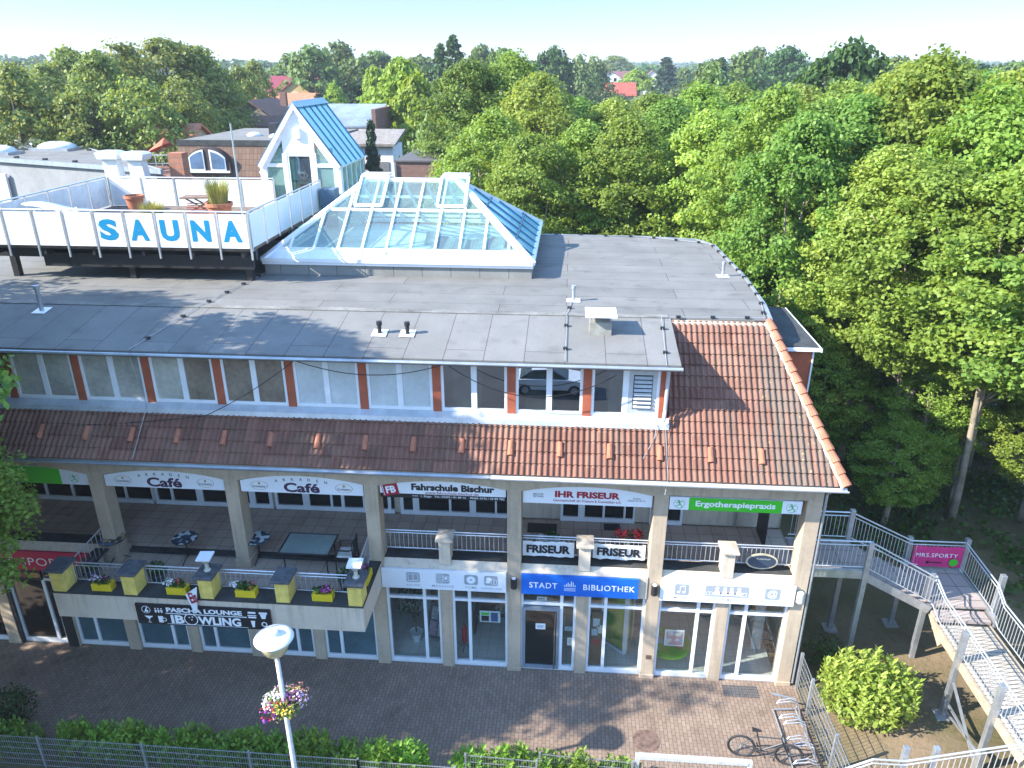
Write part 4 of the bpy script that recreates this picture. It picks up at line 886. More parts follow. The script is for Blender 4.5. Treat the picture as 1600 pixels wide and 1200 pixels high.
flowerbox(-12.05, 15.52, 3.712, [(LP, -.5, 1), (PK, .3, .5), (WP, -.3, .5)], "yellow flower box with pale pink and white blossoms, farthest from the driving school")
flowerbox(-10.0, 15.52, 3.712, [(WP, -.7, 1.4), (RP, .1, .5)], "yellow flower box with white blossoms and a dark red one beside the ice cream sign")
flowerbox(-8.15, 15.55, 3.712, [(WP, -.8, 1.1), (RP, .6, .4)], "yellow flower box with white blossoms and a bright red one above the bowling banner")
flowerbox(-6.1, 15.55, 3.712, [(PK, .3, 2)], "yellow flower box full of magenta blossoms near the terrace corner")
flowerbox(-5.2, 16.4, 3.712, [(PK, -.1, 1.2), (PP, .2, .5)], "yellow flower box turned along the terrace side by the corner railing", True)
PLAN = mat("grey_planter", (.10, .115, .13), .6)
for x, y, cols, lab in ((-12.95, 16.35, [(PK, 0, .7), (PP, .3, .6)], "grey planter with purple blossoms in the terrace corner by the steps"), (-11.0, 16.3, [(WP, 0, .5)], "grey planter with dark leaves and white blossoms behind the railing"), (-5.75, 16.45, [], "dark planter of green leaves in the terrace corner near the chair")):
    o = thing("planter", lab, "planter", (x, y, 3.3), "round planters on the terrace")
    MB().lathe([(.15, 0), (.22, .36), (.235, .36), (.235, .4), (.2, .4), (.19, .34)], (x, y, 3.3), 18).build("pot", PLAN, o); flowers(o, (x, y, 3.84), (.27, .25, .2), cols, 40, .06, 200)
for x, lab in ((YP[2]+.18, "floodlight with a white square head on the middle yellow pillar"), (YP[4]+.18, "floodlight with a white square head on the corner yellow pillar")):
    y, z = TY+.28, 4.42; o = thing("floodlight", lab, "lamp", (x, y, z), "floodlights on the yellow pillars")
    MB().lathe([(.09, 0), (.09, .03), (.05, .05), (.05, .2), (.14, .34), (.16, .38), (.1, .38)], (x, y, z), 14).build("stand", mat("cream_lamp", (.6, .56, .46), .5), o)
    MB().add([(x-.19, y-.16, z+.37), (x+.19, y-.16, z+.39), (x+.19, y+.16, z+.45), (x-.19, y+.16, z+.43), (x-.19, y-.16, z+.41), (x+.19, y-.16, z+.43), (x+.19, y+.16, z+.49), (x-.19, y+.16, z+.47)], [(0, 3, 2, 1), (4, 5, 6, 7), (0, 1, 5, 4), (1, 2, 6, 5), (2, 3, 7, 6), (3, 0, 4, 7)]).build("head", WHP, o)
# ---------------- on the hairdresser's gallery ----------------
MB().box(-1.0, -.1, 19.45, 19.95, 3.402, 3.42).build("door_mat", INK, label="large black door mat on the gallery by the hairdresser's entrance", cat="door mat")
MB().box(1.35, 1.85, 19.75, 20.08, 3.402, 3.42).build("door_mat", INK, label="small black door mat under the hairdresser's window", cat="door mat")
o = thing("planter", "white square tray with a low dark plant behind the hairdresser's banner", "planter", (-.3, 18.5, 3.4)); MB().box(-.62, .02, 18.3, 18.7, 3.72, 3.86).build("tray", WHP, o); mb = MB(); [mb.box(u, u+.05, v, v+.05, 3.4, 3.72) for u in (-.58, -.07) for v in (18.34, 18.6)]; mb.build("leg", WHP, o); flowers(o, (-.25, 18.5, 3.98), (.24, .17, .14), [(WP, 0, .15)], 30)
o = thing("flower_basket", "dark basket of bright red geraniums above the second hairdresser's banner", "flower box", (1.92, 18.05, 3.95)); MB().box(1.45, 2.32, 17.93, 18.15, 4.0, 4.22).build("trough", BLK, o); flowers(o, (1.95, 18.02, 4.38), (.42, .2, .2), [(RP, -.5, 1.3), (RP, .5, 1.3)], 70, .085, 90)
for x, lab in ((-1.1, "dark red flowers hanging on the railing by the pillar"), (.52, "dark red flowers on the railing by the parapet post")):
    o = thing("railing_pot", lab, "flower box", (x, 17.75, 4.1), "railing pots"); MB().box(x-.08, x+.1, 17.7, 17.85, 4.1, 4.25).build("pot", BLK, o); flowers(o, (x, 17.78, 4.33), (.13, .1, .1), [(DRED, 0, 1)], 30, .05, 40)
# ---------------- behind the shop windows ----------------
o = thing("indoor_plant", "tall thin leafed plant in a white pot behind the library window", "plant", (-4.35, 18.3, .04)); MB().lathe([(.13, 0), (.2, .34), (.21, .34), (.19, .3)], (-4.35, 18.3, .04), 18).build("pot", WHP, o)
mb = MB(); rg = random.Random(12)
for k in range(4): mb.tube([(-4.35, 18.3, .34), (-4.35+rg.uniform(-.1, .1), 18.3, 1), (-4.4+rg.uniform(-.35, .3), 18.3+rg.uniform(-.2, .2), 2.0)], .015, 5)
mb.build("stem", mat("bark_indoor", (.13, .09, .06), .8), o); MB().leaves(rg, (-4.45, 18.3, 1.65), (.5, .4, .75), 260, .12, .9, .0).build("foliage", LEAFD, o)
MB().box(-5.0, -4.0, 19.1, 19.14, .5, 2.3).build("wall_panel", mat("white_panel_in", (.5, .53, .54), .7), label="pale panel standing behind the tall indoor plant", cat="panel")
o = thing("poster_board", "slanted dark poster board with picture pages in the library window", "poster", (-3.72, 18.0, .4)); mb = MB(); mb.add([(-3.95, 17.85, .55), (-3.4, 17.95, .35), (-3.3, 18.15, 1.55), (-3.8, 18.05, 1.75)], [(0, 1, 2, 3)]); mb.build("board", mat("poster_dark", (.10, .11, .13), .5), o)
for u0, u1, v0, v1, c_ in ((.15, .5, .55, .9, (.5, .52, .55)), (.55, .9, .5, .9, (.35, .38, .42)), (.12, .5, .1, .5, (.45, .3, .38)), (.55, .92, .1, .45, (.5, .45, .42))):
    A, Bq, Cq, Dq = (Vector(p) for p in ((-3.95, 17.845, .55), (-3.4, 17.945, .35), (-3.3, 18.145, 1.55), (-3.8, 18.045, 1.75)))
    q = lambda u, v: (A*(1-u)+Bq*u)*(1-v)+(Dq*(1-u)+Cq*u)*v; MB().poly(q(u0, v0), q(u1, v0), q(u1, v1), q(u0, v1)).build("page", mat("page%g%g" % (u0, v0), c_, .5, var=.3, scale=14), o)
o = thing("fire_extinguisher", "red fire extinguisher on a stand behind the library glass", "extinguisher", (-2.8, 18.0, .04)); MB().lathe([(.08, .3), (.09, .34), (.09, .8), (.05, .88), (.03, .93)], (-2.8, 18, .04), 14).build("cylinder", RP, o); mb = MB(); [mb.tube([(-2.8, 18, .3), (-2.8+.2*math.cos(a), 18+.2*math.sin(a), .0)], .012, 5) for a in (0.3, 2.4, 4.5)]; mb.build("stand", BLK, o)
def notice(x0, x1, y, z0, z1, lab, m=WHP, rows=4):
    o = MB().box(x0, x1, y, y+.01, z0, z1).build("notice", m, label=lab, cat="notice", group=None)
    mb = MB(); [mb.box(x0+.04, x1-.04-(.1*(k % 2))*(x1-x0), y-.003, y-.001, z1-.07-k*(z1-z0-.1)/rows, z1-.055-k*(z1-z0-.1)/rows) for k in range(rows)]; mb.build("print", GRY, o); return o
n1 = notice(-2.25, -1.65, F+.16, 1.62, 2.02, "white double notice taped inside the library window beside the door"); MB().box(-2.2, -1.98, F+.154, F+.158, 1.66, 1.85).build("print", INK, n1); MB().box(-2.2, -1.98, F+.153, F+.157, 1.88, 1.96).build("print", GRN, n1); MB().box(-1.92, -1.72, F+.153, F+.157, 1.66, 1.97).build("print", mat("blue_print", (.05, .08, .2), .5), n1)
notice(-.62, -.34, F+.09, 1.52, 1.72, "small white notice on the library door glass"); notice(.3, .52, F+.16, .92, 1.2, "white sheet low on the narrow pane beside the library door"); notice(.22, .44, F+.16, 1.45, 1.6, "pale sheet at mid height on the narrow pane beside the library door", mat("grey_sheet", (.45, .47, .48), .5)); notice(-.6, -.32, F+.16, 2.5, 2.62, "white opening notice above the library door")
o = thing("desk", "dark desk with silver green plants behind the library window", "desk", (-1.9, 19, .04)); MB().box(-2.6, -1.5, 18.7, 19.3, .75, .8).box(-2.6, -2.55, 18.7, 19.3, .04, .75).box(-1.55, -1.5, 18.7, 19.3, .04, .75).build("table", mat("dark_wood", (.06, .05, .04), .5), o); flowers(o, (-1.75, 18.75, .98), (.35, .2, .2), [(petals("silver_leaf", (.3, .36, .32)), 0, 2)], 60, .1)
o = thing("display_stand", "white and bright green three sided display in the library window", "display", (1.8, 18.4, .04)); T = [(1.35, 18.7), (2.05, 18.1), (2.35, 18.9)]; mb = MB().prism(T, 'z', .04, .12).prism([(1.98, 18.12), (2.1, 18.06), (2.16, 18.2), (2.04, 18.24)], 'z', .12, 2.25); mb.box(1.33, 1.4, 18.62, 18.7, .12, 2.25).box(2.3, 2.36, 18.82, 18.9, .12, 2.25); mb.build("frame", WHP, o)
MB().poly((1.4, 18.66, .2), (1.98, 18.16, .2), (1.98, 18.16, 2.2), (1.4, 18.66, 2.2)).poly((2.1, 18.2, .2), (2.32, 18.8, .2), (2.32, 18.8, 2.2), (2.1, 18.2, 2.2)).build("shelf_face", mat("lime_green", (.16, .42, .03), .5, var=.3, scale=2), o)
o = MB().box(.98, 1.36, F+.24, F+.28, .2, 2.1).build("pin_board", mat("brown_board", (.22, .12, .06), .7), label="tall brown pin board with papers at the window edge", cat="pin board"); k = 0
for x, z, w, h, c_ in ((1.03, 1.75, .2, .28, (.6, .63, .65)), (1.0, 1.42, .18, .25, (.5, .55, .6)), (1.16, 1.5, .15, .3, (.6, .6, .55)), (1.05, 1.1, .22, .18, (.35, .05, .05))): MB().box(x, x+w, F+.232, F+.239, z-.15, z-.15+h).build("paper", mat("paper%g" % x, c_, .6), o)
o = thing("round_rug", "lime green round play table with toys behind the children's window", "table", (3.35, 18.2, .04)); MB().lathe([(.62, .4), (.66, .42), (.66, .5), (.6, .52)], (3.35, 18.2, .04), 28).build("top", mat("lime_top", (.22, .48, .02), .5), o); MB().lathe([(.2, 0), (.08, .1), (.08, .4)], (3.35, 18.2, .04), 16).build("base", WHP, o)
k = 0
for dx, dy, c_ in ((-.25, 0, (.5, .5, .55)), (.1, .1, (.5, .08, .3)), (.25, 0, (.1, .3, .5)), (.38, .12, (.6, .5, .1)), (.3, -.18, (.4, .1, .1))): MB().box(3.35+dx-.08, 3.35+dx+.08, 18.2+dy-.08, 18.2+dy+.08, .562, .68).build("toy", mat("toy%g" % dx, c_, .5), o)
o = MB().box(3.1, 3.65, F+.22, F+.24, 1.05, 1.62).build("window_picture", WHP, label="square white framed picture of small coloured scribbles in the children's window", cat="picture"); MB().box(3.14, 3.61, F+.212, F+.219, 1.09, 1.58).build("print", mosaic("scribble_print", (.6, .55, .5), (.5, .25, .3), (.25, .35, .5)), o)
MB().box(5.9, 6.2, 18.6, 18.7, .1, 2.2).build("white_cabinet", mat("cabinet_white", (.55, .55, .52), .6), label="pale upright cabinet behind the end shop window", cat="cabinet")
# ---------------- street lamp with flower basket ----------------
L = thing("street_lamp", "white street lamp with a wide hat and round flower basket on its pole", "street lamp", (-6.0, 12.3, 0)); lx, ly = -6.0, 12.3
MB().tube([(lx, ly, 0), (lx, ly, .9), (lx, ly, .95), (lx-.02, ly, 4.84)], [.09, .09, .062, .05], 14).build("pole", mat("pole_paint", (.58, .58, .55), .45, .2, var=.12, scale=6, streak=.2), L, smooth=True)
HC = (lx-.02, ly, 5.15); MB().lathe([(.06, -.36), (.15, -.33), (.24, -.22), (.31, -.05), (.345, .12), (.335, .13)], HC, 28).build("lamp_bowl", mat("amber_bowl", (.55, .47, .26), .15, var=.12, spec=.9), L, smooth=True)
MB().lathe([(.415, .12), (.42, .13), (.40, .16), (.30, .20), (.15, .235), (.13, .24), (.125, .29), (.10, .32), (.02, .33)], HC, 36).build("hat", mat("hat_paint", (.80, .80, .82), .35, var=.05), L, smooth=True); MB().torus((lx-.02, ly, 4.78), .055, .02, (0, 0, 1), 16, 6).build("collar", ZINC, L)
BK = thing("flower_basket", "round hanging basket of mixed petunias clasped round the lamp pole", "flower basket", (lx, ly, 3.2)); MB().lathe([(.16, -.16), (.30, 0), (.32, .12), (.07, .12)], (lx, ly, 3.35), 20).build("basket", mat("basket_green", (.08, .09, .05), .8), BK)
rg = random.Random(31); MB().leaves(rg, (lx, ly, 3.5), (.48, .48, .24), 500, .08, .8, .3).build("foliage", leafmat("petunia_leaves", (.08, .14, .03), (.20, .26, .07), .3), BK)
for m, cx_, cy_, n in ((LP, -.1, .2, 170), (WP, -.25, -.05, 120), (RP, -.22, -.25, 40), (PK, .12, .05, 60), (YP_, .1, -.3, 60), (PP, -.2, -.35, 30), (LP, .3, .1, 110), (petals("salmon_petals", (.7, .3, .2)), .2, .25, 70)):
    MB().leaves(rg, (lx+cx_, ly+cy_, 3.52), (.27, .27, .22), int(n*1.4), .065, .6, .7).build("blossom", m, BK)
# ---------------- hedge, fences, gate ----------------
LAU = leafmat("laurel_leaves", (.10, .22, .025), (.23, .37, .05), .36)
def shrub(name, lab, cat, c, rad, n, size, m, group=None, seed=1, sprigs=0):
    rg = random.Random(seed); o = thing(name, lab, cat, (c[0], c[1], 0), group); mb = MB()
    for _ in range(sprigs):                        # upright shoots with whorls of leaves
        a = rg.random()*6.28; d = rg.random()**.5; x = c[0]+rad[0]*d*math.cos(a); y = c[1]+rad[1]*d*math.sin(a); zt = c[2]+rad[2]*math.sqrt(max(.05, 1-d*d))*rg.uniform(.85, 1.15)
        for k in range(22):
            ph = k*2.4; t = k/22; p = Vector((x, y, zt-.05*k*.55)); dr = Vector((math.cos(ph), math.sin(ph), 1.1-1.3*t)).normalized(); s_ = dr.cross(Vector((0, 0, 1))).normalized()*size*.21; l = size*rg.uniform(.8, 1.2)
            mb.add([p, p+dr*l*.5-s_, p+dr*l, p+dr*l*.5+s_], [(0, 1, 2, 3)])
    mb.leaves(rg, c, rad, n, size*.9, .7, .4); mb.build("foliage", m, o); mb = MB()
    for _ in range(7): a = rg.random()*6.28; mb.tube([(c[0]+.1*math.cos(a), c[1]+.1*math.sin(a), 0), (c[0]+rad[0]*.5*math.cos(a), c[1]+rad[1]*.5*math.sin(a), c[2]+.2)], .02, 5, .01)
    mb.build("stem", mat("shrub_bark", (.10, .075, .05), .9), o); return o
rg = random.Random(77); x = -15.2; k = 0
while x < 1.6:
    r = rg.uniform(.5, .68); h = rg.uniform(.95, 1.2)*(1.12 if -8.5 < x < -6 else 1)
    if not -2.9 < x+r*.8 < -2.15 and not (-13.9 < x < -13.2): shrub("laurel_bush", "glossy green laurel bush in the clipped row along the mesh fence", "bush", (x+r*.8, 13.42+rg.uniform(-.04, .05), h*.52), (r, .36, h*.55), 330, .14, LAU, "laurel row behind the fence", k, 20)
    x += r*1.35; k += 1
DK = leafmat("dark_shrub_leaves", (.02, .05, .015), (.04, .09, .02), .25)
shrub("round_bush", "dark rounded evergreen bush at the edge of the paving", "bush", (-14.75, 14.35, .55), (.75, .6, .6), 900, .1, DK, None, 5)
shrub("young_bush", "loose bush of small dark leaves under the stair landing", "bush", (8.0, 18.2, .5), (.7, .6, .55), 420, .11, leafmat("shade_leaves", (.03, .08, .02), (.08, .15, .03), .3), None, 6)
BB = leafmat("bright_bush_leaves", (.20, .32, .04), (.42, .52, .12), .38)
shrub("round_bush", "large rounded yellow green bush beside the metal staircase", "bush", (8.5, 16.35, .88), (1.36, 1.12, 1.02), 3000, .155, BB, None, 9, 70)
def mesh_panel(mb, p, q, h, base=.05, sx=.06, sz=.2, r=.0035):
    p = Vector(p); q = Vector(q); L = (q-p).length; u = (q-p)/L; U = Vector((0, 0, 1)); n = int(L/sx)
    for k in range(n+1): c = p+u*(L*k/n); mb.bar(c+U*base, c+U*(h+.03), r*2)
    m = int(round((h-base)/sz))
    for k in range(m+1):
        z = base+(h-base)*k/m; mb.bar(p+U*z, q+U*z, .016, .011)
    return mb
def fence(lab, pts, h, group=None, sx=.06, posts=.05):
    o = thing("mesh_fence", lab, "fence", (*pts[0], 0), group)
    for a, b in zip(pts, pts[1:]): mesh_panel(MB(), (*a, 0), (*b, 0), h, sx=sx).build("mesh_panel", GALV, o)
    for x, y in pts: MB().box(x-posts/2, x+posts/2, y-posts/2, y+posts/2, 0, h+.06).build("post", GALV, o, bev=.004)
    return o
fp = [(-15.65+2.73*k, 13.05-.012*k) for k in range(6)]
fence("long galvanised mesh fence of several panels along the laurel row", fp[:5], 1.0, "galvanised mesh fences"); fence("stepped galvanised mesh fence piece at the lower bush gap", [fp[4], (-2.35, 12.98)], .97, "galvanised mesh fences")
fence("short galvanised mesh fence with tilted panel between the bush gap and the flat bar gate", [(-2.13, 13.25), (-.4, 13.2)], 1.1, "galvanised mesh fences"); fence("galvanised mesh fence panel ending at the flat bar gate", [(-.33, 13.38), (1.9, 13.3)], 1.14, "galvanised mesh fences")
fence("tall galvanised mesh fence beside the bicycle stand", [(6.93, 17.2), (6.94, 16.22), (7.0, 14.4), (7.02, 13.4)], 1.22, "galvanised mesh fences", .1, .08)
o = thing("bar_gate", "flat pale bar gate frame near the parked bicycle", "gate", (3, 13.5, 0)); mb = MB(); mb.box(1.98, 2.08, 13.45, 13.55, 0, 1.2).box(2.08, 4.65, 13.44, 13.56, 1.1, 1.2).box(4.65, 4.75, 13.45, 13.55, 0, 1.2).box(2.08, 4.65, 13.46, 13.54, .25, .32); mb.build("frame", mat("pale_steel", (.6, .6, .58), .5, .2, var=.12, scale=5), o); mb = MB(); [mb.bar((2.2+.12*k, 13.5, .32), (2.2+.12*k, 13.5, 1.1), .012) for k in range(20)]; mb.build("bar", GALV, o)
# paving fittings
GR = mat("grate_steel", (.16, .17, .18), .5, .5); mb = MB(); [mb.box(4.8+.05*k, 4.82+.05*k, 16.72, 17.15, .014, .024) for k in range(20)]; [mb.box(4.78, 5.8, 16.72+.1*k, 16.73+.1*k, .014, .026) for k in range(5)]; mb.build("foot_grate", GR, label="rectangular steel foot grate in the paving before the end shop window", cat="grate")
o = MB().lathe([(.36, 0), (.36, .006), (.0, .007)], (2.45, 15.0, .0125), 28).build("manhole_cover", mat("rust_iron", (.20, .13, .10), .7, .2, var=.3, scale=8), label="round rusty manhole cover in the sunlit paving", cat="manhole cover")
# bicycle
def bicycle(a, b):
    a = Vector((*a, .35)); b = Vector((*b, .35)); u = (b-a).normalized(); n = Vector((-u.y, u.x, 0)); U = Vector((0, 0, 1)); L = (b-a).length
    o = thing("bicycle", "grey mountain bike with black tyres parked in the steel stand", "bicycle", (a+b)/2-U*.35); P = lambda s, z: a+u*(L*s)+U*(z-.35); STL = mat("bike_grey", (.05, .05, .053), .5, 0)
    for c in (a, b):
        w = MB().torus(c, .335, .026, n, 40, 8).build("tyre", mat("tyre_rubber", (.03, .03, .032), .8), o); ri = MB().torus(c, .30, .011, n, 36, 6); ri.build("rim", STL, o); mb = MB()
        for k in range(16): t = k*.3927; d = u*math.cos(t)+U*math.sin(t); mb.bar(c+n*(.02*(-1)**k), c+d*.3, .004)
        mb.tube([c-n*.05, c+n*.05], .022, 8); mb.build("spokes", GALV, o)
    bb = P(.42, .32); st = P(.30, .80); ht = P(.80, .84); hb = P(.84, .70); mb = MB()
    for p, q, r in ((bb, st, .018), (st+(bb-st)*.08, ht, .018), (bb, hb, .023), (ht, hb, .022), (bb-n*.03, a-n*.05, .011), (bb+n*.03, a+n*.05, .011), (st-n*.02, a-n*.05, .009), (st+n*.02, a+n*.05, .009)): mb.tube([p, q], r, 8)
    mb.build("frame", STL, o); mb = MB(); [mb.tube([hb+s*n*.05, b+s*n*.055], .017, 8) for s in (-1, 1)]; mb.tube([hb-n*.05, hb+n*.05], .02, 8); mb.build("fork", BLK, o)
    MB().tube([st, P(.27, .93)], .014, 8).build("seat_post", BLK, o); s0 = P(.17, .96); s1 = P(.37, .95); MB().add([s0-n*.07, s0+n*.07, (s0+s1)/2+n*.045, s1+n*.02, s1-n*.02, (s0+s1)/2-n*.045]+[p+U*.04 for p in (s0-n*.065, s0+n*.065, (s0+s1)/2+n*.04, s1+n*.018, s1-n*.018, (s0+s1)/2-n*.04)], [(5, 4, 3, 2, 1, 0), (6, 7, 8, 9, 10, 11)]+[(i, (i+1) % 6, 6+(i+1) % 6, 6+i) for i in range(6)]).build("saddle", BLK, o, bev=.01)
    h = P(.80, .95); MB().tube([ht, h, h+u*.06], .016, 8).tube([h+u*.06-n*.34-u*.03, h+u*.07, h+u*.06+n*.34-u*.03], .013, 8).build("handlebar", BLK, o)
    mb = MB(); mb.tube([bb-n*.06, bb-n*.06-U*.12+u*.11], .01, 6).tube([bb+n*.06, bb+n*.06+U*.12-u*.11], .01, 6).tube([bb-n*.11-U*.12+u*.11, bb-n*.06-U*.12+u*.11], .018, 6).tube([bb+n*.11+U*.12-u*.11, bb+n*.06+U*.12-u*.11], .018, 6).torus(bb-n*.05, .08, .008, n, 24, 6); mb.build("crank", BLK, o)
bicycle((4.83, 14.72), (5.98, 14.52))
o = thing("bicycle_stand", "low galvanised bicycle stand with a row of wheel loops by the fence", "bicycle stand", (6.4, 15.2, 0)); mb = MB(); mb.tube([(6.72, 14.1, .12), (6.65, 16.3, .12)], .022, 8).tube([(6.1, 14.1, .05), (6.05, 16.3, .05)], .022, 8); [mb.tube([(6.08, y, .05), (6.70, y, .12)], .018, 6) for y in (14.1, 16.3)]; mb.tube([(5.95, 16.3, .62), (6.6, 16.25, .5)], .025, 8).tube([(6.6, 16.25, .5), (6.68, 16.3, .12)], .022, 8); mb.build("frame", GALV, o)
for k in range(6):
    y = 14.3+.36*k; z = .62 if k % 2 else .45; MB().tube([(6.72, y-.05, .12), (6.60, y-.05, z-.08), (6.40, y-.05, z), (6.12, y-.04, z-.07), (6.05, y, z-.16), (6.12, y+.04, z-.07), (6.40, y+.05, z), (6.60, y+.05, z-.08), (6.72, y+.05, .12)], .016, 6).build("wheel_loop", GALV, o)
# ---------------- outside staircase ----------------
T = thing("metal_staircase", "galvanised outside staircase with slab landings and wooden walkway", "staircase", (9.5, 18.5, 0))
SLAB = brickmat("landing_slabs", (.33, .27, .24), (.39, .32, .28), (.10, .09, .08), .62, .62, 'XY', off=0, m=.012, rough=.8, var=.2, dirt=.2); PLANK = brickmat("plank_deck", (.40, .35, .28), (.46, .40, .33), (.07, .06, .05), 3, .145, 'XY', off=0, m=.010, rough=.85, var=.2)
TIMB = mat("pale_timber", (.42, .33, .23), .8, var=.18, scale=5, streak=.2)
[MB().box(*q).build("landing", SLAB, T) for q in ((6.78, 8.6, 18.3, 19.68, 3.32, 3.40), (10.62, 12.2, 18.302, 20.05, 2.22, 2.30), (10.68, 12.15, 17.85, 18.3, 2.06, 2.15))]
[MB().box(*q).build("edge_beam", GALV, T) for q in ((6.78, 8.6, 18.2, 18.298, 3.16, 3.42), (6.78, 8.6, 19.682, 19.76, 3.16, 3.42), (10.56, 10.618, 18.25, 20.05, 2.08, 2.32), (10.62, 12.2, 20.052, 20.12, 2.08, 2.32), (12.202, 12.27, 17.8, 20.1, 2.0, 2.32))]
for k in range(6): z = 3.40-(k+1)*.165; MB().box(8.6+.335*k, 8.6+.335*(k+1)+.03, 18.32, 19.66, z-.04, z).build("tread", SLAB, T)
for y in (18.25, 19.72): MB().bar((8.55, y, 3.26), (10.62, y, 2.16), .05, .24).build("stringer", GALV, T)
MB().box(10.72, 12.12, 12.9, 17.85, 1.94, 1.99).build("walkway_deck", PLANK, T)
for x in (10.68, 12.14): MB().box(x-.035, x+.035, 12.9, 17.95, 1.76, 2.01).build("beam", TIMB, T)
MB().bar((10.7, 18.3, 2.05), (10.72, 17.5, 1.55), .05, .2).build("brace_board", TIMB, T)
for x, y, zt in ((8.62, 18.22, 4.38), (8.62, 19.76, 4.46), (10.6, 18.49, 3.3), (10.62, 20.12, 3.38), (12.3, 20.1, 3.4), (12.34, 18.2, 3.5), (10.6, 16.38, 2.98), (10.6, 14.55, 2.98), (12.3, 16.2, 3.0), (12.3, 14.3, 3.0)):
    o = MB().box(x-.07, x+.07, y-.07, y+.07, .05, zt).build("post", GALV, T, bev=.008); MB().box(x-.2, x+.2, y-.2, y+.2, -.05, .12).build("footing", mat("concrete", (.33, .31, .28), .9, var=.2), o)
mb = MB(); mb.bar((10.6, 16.3, 1.35), (10.6, 14.6, .25), .06, .05).bar((10.6, 14.62, .7), (10.6, 16.3, .35), .05, .05).bar((10.6, 16.3, .62), (10.6, 14.6, .62), .06, .05); mb.build("brace", GALV, T)
def srail(pts, low=.14, step=.125):
    """sloping rail: double handrail, lower rail, balusters; pts carry the deck height"""
    mb = MB(); U = Vector((0, 0, 1))
    for h, r in ((.98, .024), (.86, .018), (low, .016)): mb.tube([Vector(p)+U*h for p in pts], r, 8)
    for a, b in zip(pts, pts[1:]):
        a = Vector(a); b = Vector(b); n = max(1, int((b-a).length/step))
        for k in range(n): c = a.lerp(b, (k+.5)/n); mb.bar(c+U*low, c+U*.86, .013)
    return mb.build("railing", RAIL, T)
srail([(6.85, 18.22, 3.4), (8.6, 18.24, 3.4), (10.6, 18.25, 2.3)]); srail([(6.85, 19.74, 3.4), (8.6, 19.74, 3.4), (10.6, 19.98, 2.35), (12.25, 20.06, 2.3), (12.25, 18.15, 2.22), (12.2, 17.6, 2.0), (12.2, 13.0, 2.0)]); srail([(10.68, 18.4, 2.25), (10.7, 17.75, 2.0), (10.7, 13.0, 2.0)])
MB().box(7.1, 12.2, 11.9, 12.86, 1.15, 1.23).build("landing", SLAB, T) if False else None
MB().bar((10.7, 12.4, 1.9), (7.9, 12.4, 1.15), .95, .08).bar((7.15, 12.4, 1.15), (7.9, 12.4, 1.15), .95, .08).bar((7.15, 12.4, 1.15), (5.4, 12.4, .1), .95, .08).box(10.7, 12.14, 11.9, 12.9, 1.93, 1.98).build("lower_flight", SLAB, T)
srail([(10.72, 12.9, 1.97), (10.2, 12.9, 1.93), (7.87, 12.9, 1.2), (7.17, 12.9, 1.2), (5.4, 12.9, .1)])
for x, z in ((7.9, 2.45), (8.55, 2.5), (10.65, 3.0)): MB().box(x-.06, x+.06, 12.98, 13.1, .0, z).build("post", GALV, T, bev=.006)
y = 19.98; o = thing("banner", "pink banner with a left arrow and green dot tied to the stair railing", "banner", (11.45, y, 2.42)); vs = []; fs = []; n = 10
for i in range(n+1):
    x = 10.72+1.46*i/n; w1 = .015*math.sin(i*1.7); s_ = .02*math.sin(math.pi*i/n); vs += [(x, y+w1, 2.42+s_*.4), (x, y+w1, 3.17-s_)]
MB().add(vs, [(2*i, 2*i+2, 2*i+3, 2*i+1) for i in range(n)]).build("cloth", mat("pink_cloth", (.62, .03, .17), .6, var=.07, scale=3), o)
text(MB(), "MRS.SPORTY", (11.42, y-.03, 2.86), 1.22, .14, .0, spacing=1.1).build("lettering", WHT, o); mb = MB(); mb.bar((11.2, y-.03, 2.6), (11.62, y-.03, 2.6), .03, .002, (0, 1, 0)).poly((11.22, y-.03, 2.53), (11.22, y-.03, 2.67), (11.12, y-.03, 2.6)); mb.build("arrow", INK, o); mb = MB(); disc(mb, (11.95, y-.032, 2.62), .13, n=20); mb.build("dot", GRN, o)
# railway beyond the trees
o = thing("railway_track", "railway track with concrete sleepers seen between the trunks", "railway track", (22.5, 24, 0)); MB().box(20.3, 24.5, 10, 70, -.1, .18).build("ballast", mat("ballast_stone", (.20, .185, .17), .95, var=.4, scale=9, bmp=.8, bscale=30), o); mb = MB(); [mb.box(21.1, 23.7, 10.3+.62*k, 10.56+.62*k, .15, .26) for k in range(80)]; mb.build("sleepers", mat("concrete", (.33, .31, .28), .9), o); mb = MB(); [mb.box(x, x+.07, 10, 70, .26, .4) for x in (21.65, 23.08)]; mb.build("rails", mat("rail_rust", (.35, .30, .27), .4, .6), o)
